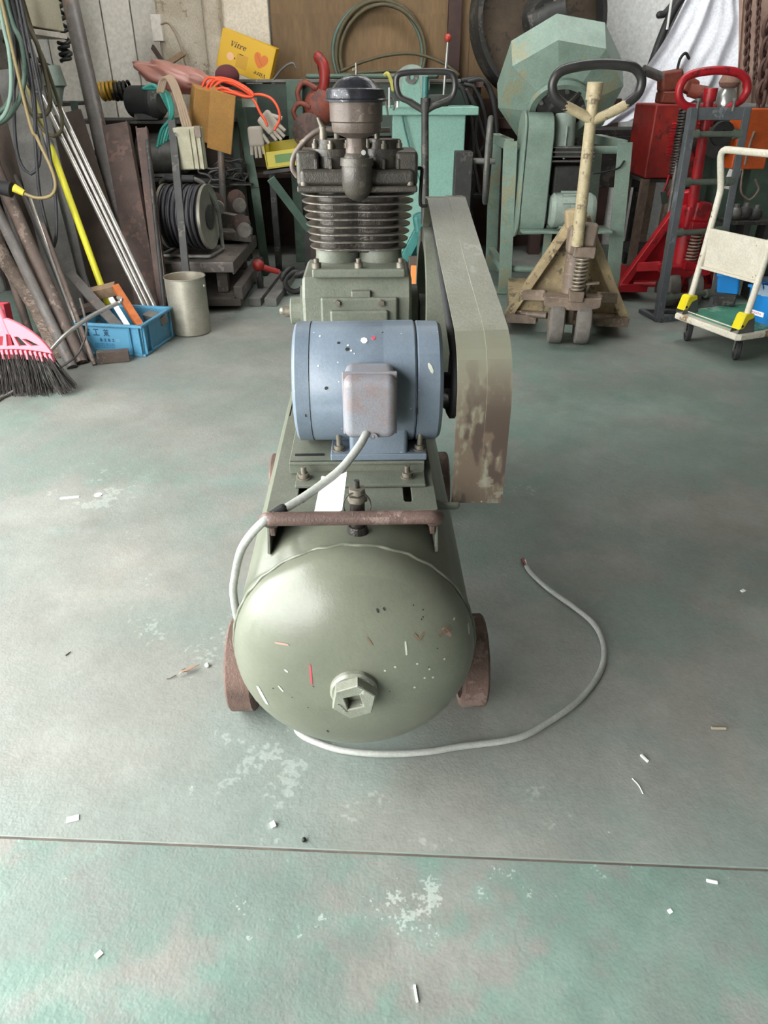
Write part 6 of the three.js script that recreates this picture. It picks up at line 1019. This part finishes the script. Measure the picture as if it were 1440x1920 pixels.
  roomPart('carton_side', box(0.13, 0.27, 0.16, add(cc, [-0.07, 0.02, -0.09]), [0.15, 0.35, -0.28], 0.004), M.cardboard, ct); roomPart('carton_flap', box(0.15, 0.31, 0.012, add(cc, [0.055, -0.02, 0.0]), [0.1, -0.2, -0.22], 0.002), M.cardboard, ct); roomPart('carton_flap', box(0.13, 0.012, 0.09, add(cc, [0.075, 0.13, -0.04]), [0.2, -0.2, -0.35], 0.002), M.cardboard, ct);
  // yellow case with lettering
  const yb = [-0.888,1.24,-5.48], y = thing('yellow_box', 'yellow cardboard box with handwriting and an orange heart', 'box', add(yb, [0, -0.12, 0]));
  const holder = new THREE.Group(); 
  roomPart('box_body', box(0.352, 0.215, 0.12, add(yb, [0, 0, -0.06]), [0.05, -0.05, -0.33], 0.003), M.yellowBox, y);
  const cv = document.createElement('canvas'); cv.width = 512; cv.height = 314; const c = cv.getContext('2d'); c.fillStyle = '#d8a916'; c.fillRect(0, 0, 512, 314);
  c.fillStyle = '#c9981a'; c.fillRect(170, 150, 110, 120); c.fillStyle = '#e8b48a'; c.beginPath(); c.arc(110, 200, 34, 0, 7); c.fill();
  c.fillStyle = '#d4701e'; c.beginPath(); c.moveTo(395, 210); c.bezierCurveTo(310, 150, 320, 70, 370, 78); c.bezierCurveTo(392, 82, 396, 104, 398, 112); c.bezierCurveTo(404, 88, 430, 72, 458, 92); c.bezierCurveTo(488, 130, 450, 180, 395, 210); c.fill();
  c.strokeStyle = '#b8551a'; c.lineWidth = 5; c.beginPath(); c.moveTo(352, 96); c.lineTo(420, 176); c.stroke();
  c.fillStyle = '#3a2608'; c.font = 'italic bold 62px serif'; c.fillText('Vitre', 84, 112); c.fillRect(190, 150, 40, 7); c.fillRect(150, 196, 10, 14);
  c.save(); c.translate(480, 240); c.rotate(Math.PI); c.font = 'italic bold 48px serif'; c.fillText('Vitre', 0, 0); c.restore();
  const tx = new THREE.CanvasTexture(cv); tx.colorSpace = THREE.SRGBColorSpace;
  const pm = new THREE.Mesh(new THREE.PlaneGeometry(0.342, 0.207), new THREE.MeshStandardMaterial({ map: tx, roughness: 0.55 })); pm.name = 'printed_face'; pm.userData.label = 'handwritten front with an orange heart';
  const e = new THREE.Euler(0.05, -0.05, -0.33); pm.rotation.copy(e); const off = new THREE.Vector3(0, 0, 0.0612).applyEuler(e); const P0 = add(yb, [0, 0, -0.06]); pm.position.set(P0[0] + off.x - y.position.x, P0[1] + off.y - y.position.y, P0[2] + off.z - y.position.z); y.add(pm);
  single('rag_bundle', 'dark maroon rag bundle beside the yellow box', 'rag', [yb[0] - 0.1, 1.0, -5.15], ball(0.075, [[-0.962,1.131,-5.15][0], [-0.962,1.131,-5.15][1], -5.15], [1, 0.8, 0.9]), plain(0x5a2a2e, 0.9));
  single('black_strap', 'short black strap end sticking up from the yellow box corner', 'strap', [-1.009,1.361,-5.5], rod([-1.004,1.344,-5.5], [-1.022,1.392,-5.5], 0.012, 0.009), M.rubber);
  // orange extension cord coil
  const oc = thing('extension_lead', 'coil of bright orange extension cord lying over the carton and rack', 'cord', [-0.876,0.999,-4.85]);
  const sw = [[[-1.058,1.048,-4.82], [-1.012,1.117,-4.82], [-0.918,1.101,-4.8], [-0.826,1.069,-4.78], [-0.768,1.032,-4.78], [-0.775,1.022,-4.78], [-0.855,1.049,-4.76], [-0.981,1.048,-4.78]],
    [[-1.01,1.048,-4.8], [-0.963,1.106,-4.8], [-0.851,1.085,-4.76], [-0.776,1.043,-4.76], [-0.759,1.027,-4.76], [-0.823,1.033,-4.74], [-0.91,1.067,-4.74], [-0.977,1.054,-4.76]],
    [[-0.994,1.043,-4.78], [-0.939,1.096,-4.78], [-0.865,1.098,-4.76], [-0.789,1.064,-4.74], [-0.747,1.028,-4.74], [-0.808,1.028,-4.74], [-0.897,1.049,-4.74]],
    [[-1.021,1.059,-4.8], [-0.975,1.114,-4.82], [-0.886,1.109,-4.8], [-0.808,1.08,-4.77], [-0.752,1.038,-4.76], [-0.789,1.022,-4.75], [-0.884,1.046,-4.75]]];
  sw.forEach((p) => roomPart('cord_turn', tube(p, 0.0075, { closed: true, seg: 60 }), M.orangeCord, oc));
  roomPart('cord_tail', tube([[-0.759,1.033,-4.76], [-0.701,1.035,-4.74], [-0.64,1.012,-4.73], [-0.606,0.962,-4.72], [-0.604,0.908,-4.72], [-0.636,0.859,-4.72]], 0.0075), M.orangeCord, oc); roomPart('cord_tail', tube([[-0.758,1.022,-4.75], [-0.735,0.988,-4.74], [-0.713,0.943,-4.73], [-0.689,0.907,-4.73], [-0.679,0.88,-4.73]], 0.0075), M.orangeCord, oc);
  // plastic bag over pink sheeting
  const bg = new THREE.SphereGeometry(1, 40, 20), bp = bg.attributes.position; for (let i = 0; i < bp.count; i++) { const x = bp.getX(i), yy = bp.getY(i), z = bp.getZ(i), k = 1 + 0.10 * Math.sin(7 * x + 5 * yy) + 0.07 * Math.sin(13 * z - 9 * x) + 0.05 * Math.sin(21 * yy + 4 * x); bp.setXYZ(i, x * k * 0.24, yy * k * 0.075, z * k * 0.12); } bg.computeVertexNormals();
  bg.rotateZ(-0.22); const bgp = [-1.281,1.119,-5.1]; bg.translate(bgp[0], bgp[1], -5.15); single('plastic_bag', 'crumpled clear bag of pink sheeting on top of the clutter rack', 'bag', [bgp[0], bgp[1] - 0.08, -5.15], bg, M.pinkBag);
  single('wood_stick', 'crossed dark wooden slat leaning on the plaster column', 'slat', [-1.402,1.203,-5.4], [bar([-1.403,1.197,-5.4], [-1.555,1.302,-5.74], 0.03, 0.015)], M.darkPost); single('wood_stick', 'brown wooden slat crossing the dark slat at the plaster column', 'slat', [-1.405,1.192,-5.43], [bar([-1.405,1.192,-5.43], [-1.348,1.265,-5.72], 0.035, 0.015)], M.wood);
  // net and tan cables
  const net = thing('teal_net', 'tangle of teal net cords trailing from the black motor', 'net', [-1.313,1.026,-4.86]);
  for (let i = 0; i < 6; i++) roomPart('strand', tube([[-1.395,1.064,-4.82], add([-1.319,1.08,-4.8], [i * 0.012, -i * 0.006, 0]), add([-1.261,0.987,-4.78], [i * 0.008, -i * 0.01, i * 0.008]), add([-1.222,0.879,-4.76], [-i * 0.014, -i * 0.004, i * 0.008]), add([-1.247,0.821,-4.75], [-i * 0.016, -0.01 * i, i * 0.01])], 0.009), i % 3 ? M.tealNet : plain(0x4d9a92, 0.6), net);
  const tc = thing('cable_bundle', 'bundle of tan cables hooked over the rack beside the carton', 'cables', [-1.242,1.106,-4.7]);
  for (let i = 0; i < 4; i++) roomPart('strand', tube([add([-1.284,1.049,-4.72], [i * 0.010, 0, 0]), add([-1.257,1.106,-4.72], [i * 0.014, 0.005 * i, 0]), add([-1.209,1.106,-4.7], [i * 0.012, 0, 0.01]), add([-1.167,1.002,-4.66], [i * 0.012, 0, 0.01]), add([-1.138,0.882,-4.62], [i * 0.014, 0, 0.01])], 0.0085), M.tanCable, tc);
  // springs, gloves, yellow tray
  for (const [k, l] of [[0, 'bright brass coil spring on the top of the rack'], [1, 'dark steel coil spring next to the brass spring']]) { const p = [[-1.718,1.046,-5.2], [-1.641,1.046,-5.2]][k]; single('coil_spring', l, 'spring', [p[0], p[1] - 0.05, p[2]], helix(add(p, [-0.05, 0, 0]), add(p, [0.05, 0.01, 0]), 0.045, 0.011, 4), k ? M.darkSteel : plain(0xb08a2c, 0.4, 0.3)); }
  const glove = (label, p, rz) => { const g = thing('work_glove', label, 'glove', p); const q = (gg) => gg.rotateZ(rz).translate(...p); roomPart('palm', q(place(new RoundedBoxGeometry(0.095, 0.11, 0.04, 3, 0.018), [0, -0.05, 0])), plain(0xa39a8e, 0.9), g); for (let i = 0; i < 4; i++) roomPart('finger', q(rod([-0.033 + i * 0.022, -0.095, 0], [-0.036 + i * 0.025, -0.165 + (i === 0 || i === 3 ? 0.018 : 0), 0.01], 0.012, 0.01, 10)), plain(0xa39a8e, 0.9), g); roomPart('thumb', q(rod([0.04, -0.04, 0], [0.075, -0.09, 0.01], 0.013, 0.011, 10)), plain(0xa39a8e, 0.9), g); };
  glove('dirty white work glove hanging from the slotted upright', [-0.768,0.867,-4.84], 0.05); glove('dirty white work glove lying tilted beside the hanging one', [-0.715,0.929,-4.82], 0.75);
  const tr = [-0.605,0.724,-4.85], ty = thing('parts_bin', 'yellow open-front parts bin with a green label beside the gloves', 'bin', add(tr, [0, -0.07, -0.05]));
  const Y = plain(0xb3a32a, 0.5);
  roomPart('bin_floor', box(0.21, 0.008, 0.2, add(tr, [0, -0.065, -0.06]), [0, 0, 0.12], 0.001), Y, ty); roomPart('bin_front', box(0.205, 0.085, 0.008, add(tr, [0, -0.02, 0.035]), [-0.15, 0, 0.12], 0.001), Y, ty); roomPart('bin_side', box(0.008, 0.12, 0.2, add(tr, [-0.11, -0.015, -0.06]), [0, 0, 0.12], 0.001), Y, ty); roomPart('bin_side', box(0.008, 0.12, 0.2, add(tr, [0.11, 0.012, -0.06]), [0, 0, 0.12], 0.001), Y, ty); roomPart('bin_back', box(0.21, 0.13, 0.008, add(tr, [0, 0, -0.16]), [0, 0, 0.12], 0.001), Y, ty); roomPart('bin_label', box(0.105, 0.045, 0.002, add(tr, [0.0, -0.02, 0.0405]), [-0.15, 0, 0.12], 0), plain(0x5a7a44, 0.6), ty);
  const bs = thing('bin_bracket', 'dark bracket shelf under the yellow parts bin', 'shelf', add(tr, [0, -0.1, -0.1])); roomPart('board', box(0.3, 0.02, 0.25, add(tr, [0.02, -0.085, -0.08]), [0, 0, 0.12]), M.darkSteel, bs); roomPart('leg', box(0.04, tr[1] - 0.09, 0.04, [tr[0] + 0.1, (tr[1] - 0.09) / 2, -4.98]), M.darkSteel, bs); roomPart('leg', box(0.04, tr[1] - 0.12, 0.04, [tr[0] - 0.1, (tr[1] - 0.12) / 2, -4.98]), M.darkSteel, bs);
  // grey beam and chain hoist
  single('steel_beam', 'upright grey steel beam between the bench legs and the chain hoist', 'beam', [[-0.573,0.748,-5.3][0], 0, -5.32], box(0.1, [-0.55,1.109,-5.3][1], 0.06, [[-0.573,0.748,-5.3][0], [-0.55,1.109,-5.3][1] / 2, -5.32]), M.machineGreenDark);
  const ch = [-0.396,0.966,-5.1], ho = thing('chain_hoist', 'red chain hoist with hook hanging behind the compressor head', 'hoist', add(ch, [0, -0.12, 0]));
  roomPart('hoist_body', [ball(0.1, add(ch, [0, 0.0, 0]), [1, 1.05, 0.7])], M.rustRed, ho); roomPart('hoist_arm', tube([add(ch, [0.02, 0.08, 0]), add(ch, [0.035, 0.15, 0.01]), add(ch, [0.03, 0.22, 0.0]), add(ch, [0.0, 0.26, -0.02])], 0.032), M.redDull, ho); roomPart('hook', tube([add(ch, [-0.02, 0.1, 0.03]), add(ch, [-0.09, 0.13, 0.03]), add(ch, [-0.13, 0.08, 0.03]), add(ch, [-0.12, 0.02, 0.03])], 0.016), M.rustRed, ho); roomPart('hook', tube([add(ch, [-0.06, 0.0, 0.05]), add(ch, [-0.12, 0.02, 0.05]), add(ch, [-0.16, -0.02, 0.05]), add(ch, [-0.15, -0.06, 0.05])], 0.014), M.rustRed, ho); roomPart('hanger', rod(add(ch, [0, 0.25, -0.02]), [ch[0], 1.1, -5.4], 0.015), M.darkSteel, ho); roomPart('hanger', rod([ch[0], 1.09, -5.42], add(ch, [0, 0, -0.03]), 0.02), M.darkSteel, ho);
  const dc = [-0.467,0.837,-5]; single('cutting_disc', 'dark rusty round cutting disc below the red chain hoist', 'disc', [dc[0], dc[1] - 0.1, -5.05], [place(new THREE.CylinderGeometry(0.1, 0.1, 0.02, 36), [dc[0], dc[1], -5.02], [Math.PI / 2 - 0.15, 0, 0]), rod([dc[0], dc[1], -5.02], [dc[0] + 0.02, dc[1], -5.4], 0.015)], M.rustPost);
  // tangle of wire, upright pipe
  const wt = thing('wire_tangle', 'tangle of dark scrap wire spilling from the rack behind the cable reel', 'wire', [-0.96,0.572,-4.84]);
  for (let i = 0; i < 8; i++) { const p = add([-0.956,0.608,-4.84], [rr(-0.1, 0.1), rr(-0.06, 0.06), rr(-0.02, 0.05)]); roomPart('wire_loop', tube([...Array(8)].map((_, k) => { const u = k / 8 * 6.283, R = 0.07 + 0.03 * Math.sin(k * 2 + i); return add(p, [R * Math.cos(u), R * 0.5 * Math.sin(u), R * 0.3 * Math.sin(u + i)]); }), 0.006, { closed: true, seg: 40, rad: 6 }), i % 2 ? M.midSteel : M.hoseBlack, wt); }
  roomPart('wire_tie', box(0.3, 0.012, 0.1, add([-0.965,0.554,-4.86], [0, 0, -0.02])), M.darkSteel, wt);
  single('upright_pipe', 'slim grey pipe standing behind the cable reel and carton', 'pipe', [[-1.002,0.521,-4.76][0], 0.267, -4.76], rod([[-1.002,0.521,-4.76][0], 0.267, -4.76], [-0.969,0.753,-4.76], 0.02), M.pipeGrey);
  const sk = [0.115,0.461,-2.9]; const wd = thing('paint_stirrer', 'orange and brown wooden strip leaning behind the flywheel', 'strip', [[0.119,0.262,-2.9][0], 0, -2.9]); roomPart('strip', bar([[0.119,0.262,-2.9][0], 0, -2.9], [0.118,0.501,-2.95], 0.04, 0.02), M.boardBrown, wd); roomPart('orange_end', bar([0.116,0.402,-2.89], [0.117,0.471,-2.92], 0.022, 0.012), plain(0xc87a3c, 0.6), wd);
  // socket box and wire on the plaster column
  const so = [-1.52,1.411,-5.78], sc = thing('socket_box', 'small grey socket box with a hanging wire on the plaster column', 'socket', so); roomPart('box', box(0.07, 0.15, 0.05, add(so, [0, 0, -0.02]), undefined, 0.004), M.wallWhite, sc); roomPart('wire', tube([add(so, [0.03, 0.02, 0]), add(so, [0.09, 0.02, 0.02]), add(so, [0.14, -0.08, 0.02]), add(so, [0.17, -0.22, 0.02])], 0.006), M.tanCable, sc);
}
// ---------------------------------------------------------------- scraps on the floor
{
  const lf = thing('dried_leaf', 'curled brown dried leaf lying beside the tank wheel', 'leaf', [-0.417,0,-1.145]); const a = [-0.417,0,-1.145];
  const ls = new THREE.Shape(); ls.moveTo(-0.025, -0.004); ls.quadraticCurveTo(-0.005, 0.012, 0.018, 0.003); ls.lineTo(0.026, 0.006); ls.quadraticCurveTo(0.01, -0.01, -0.025, -0.004);
  const lg = new THREE.ShapeGeometry(ls, 8).rotateX(-Math.PI / 2), lp = lg.attributes.position; for (let i = 0; i < lp.count; i++) lp.setY(i, 0.004 + 0.006 * Math.abs(Math.sin(lp.getX(i) * 120)) + 0.3 * Math.abs(lp.getZ(i))); lg.rotateY(0.5); lg.computeVertexNormals(); part('blade', lg, plain(0x8a7666, 0.8), lf); part('stem', tube([[-0.025, 0.003, 0.012], [-0.035, 0.002, 0.02], [-0.042, 0.002, 0.022]], 0.001, { rad: 5 }), plain(0x5a4a3e, 0.8), lf);
  const crumb = (label, p, geo, mat, name = 'paper_scrap', cat = 'scrap') => single(name, label, cat, p, geo.translate(p[0], p[1], p[2]), mat);
  crumb('pale crumpled pellet beside the dried leaf', [-0.382,0,-1.163], new THREE.IcosahedronGeometry(0.0055, 1).translate(0, 0.004, 0), plain(0xd8d5cc, 0.8));
  crumb('thin dark twig lying alone on the pale floor towards the door', [-0.698,0,-1.202], rod([-0.003, 0.0015, 0.006], [0.004, 0.002, -0.006], 0.0014, 0.001, 6), plain(0x4a4038, 0.9), 'twig', 'twig');
  crumb('folded white paper scrap close behind the floor joint', [-0.188,0,-0.775], box(0.009, 0.005, 0.010, [0, 0.0025, 0], [0.3, 0.5, 0.2], 0.001), M.white);
  crumb('small white scrap lying flat behind the joint, wider than the folded one', [-0.533,0,-0.787], box(0.02, 0.0015, 0.011, [0, 0.001, 0], [0, 0.3, 0], 0), M.white);
  crumb('oval cream chip in the front bay', [-0.412,0,-0.564], box(0.010, 0.0015, 0.008, [0, 0.001, 0], [0, 0.9, 0], 0), plain(0xd8d2c2, 0.8));
  crumb('slim white splinter pair in the front bay', [0.044,0,-0.512], box(0.003, 0.0025, 0.022, [0, 0.0013, 0], [0, 0.15, 0], 0), M.white, 'splinter', 'splinter');
  crumb('short white stub just before the joint line', [0.517,0,-0.674], box(0.016, 0.003, 0.004, [0, 0.0015, 0], [0, -0.25, 0], 0), M.white, 'splinter', 'splinter');
  crumb('white seed-shaped chip in the front bay by the stub', [0.435,0,-0.627], box(0.006, 0.002, 0.006, [0, 0.001, 0], [0, 0.4, 0], 0), M.white);
  crumb('white lengthwise splinter outside the cable loop', [0.486,0,-0.915], box(0.004, 0.003, 0.018, [0, 0.0015, 0], [0, 0.5, 0], 0), M.white, 'splinter', 'splinter');
  crumb('tan wood peg lying outside the cable loop', [0.653,0,-0.987], rod([-0.014, 0.003, 0], [0.013, 0.003, 0.001], 0.003, 0.003, 8), plain(0x938a78, 0.8), 'wood_peg', 'peg');
  crumb('curved white fibre lying behind the joint', [0.454,0,-0.85], tube([[-0.004, 0.001, -0.02], [0.003, 0.001, -0.005], [0.005, 0.001, 0.012]], 0.0011, { rad: 5 }), M.white, 'fibre', 'fibre');
  crumb('white paint flake behind the power cable end', [0.892,0,-1.432], box(0.012, 0.002, 0.008, [0, 0.001, 0], [0, 0.5, 0], 0), M.white);
  crumb('white flake beside the belt guard foot', [0.196,0,-2.12], box(0.016, 0.002, 0.010, [0, 0.001, 0], [0, 0.2, 0], 0), M.white);
  crumb('white plastic spoon-like shard on the pale floor between broom and tank', [-0.928,0,-1.905], box(0.055, 0.002, 0.010, [-0.03, 0.001, 0.004], [0, 0.2, 0], 0), M.white); crumb('round white smear shard beside the long shard', [-0.877,0,-1.918], place(new THREE.CylinderGeometry(0.012, 0.012, 0.0015, 12), [0, 0.001, 0]), M.white);
  crumb('black pebble sitting on the joint', [-0.133,0,-0.746], ball(0.004, [0, 0.003, 0]), M.black, 'pebble', 'pebble');
}

renderer.render(scene, camera);
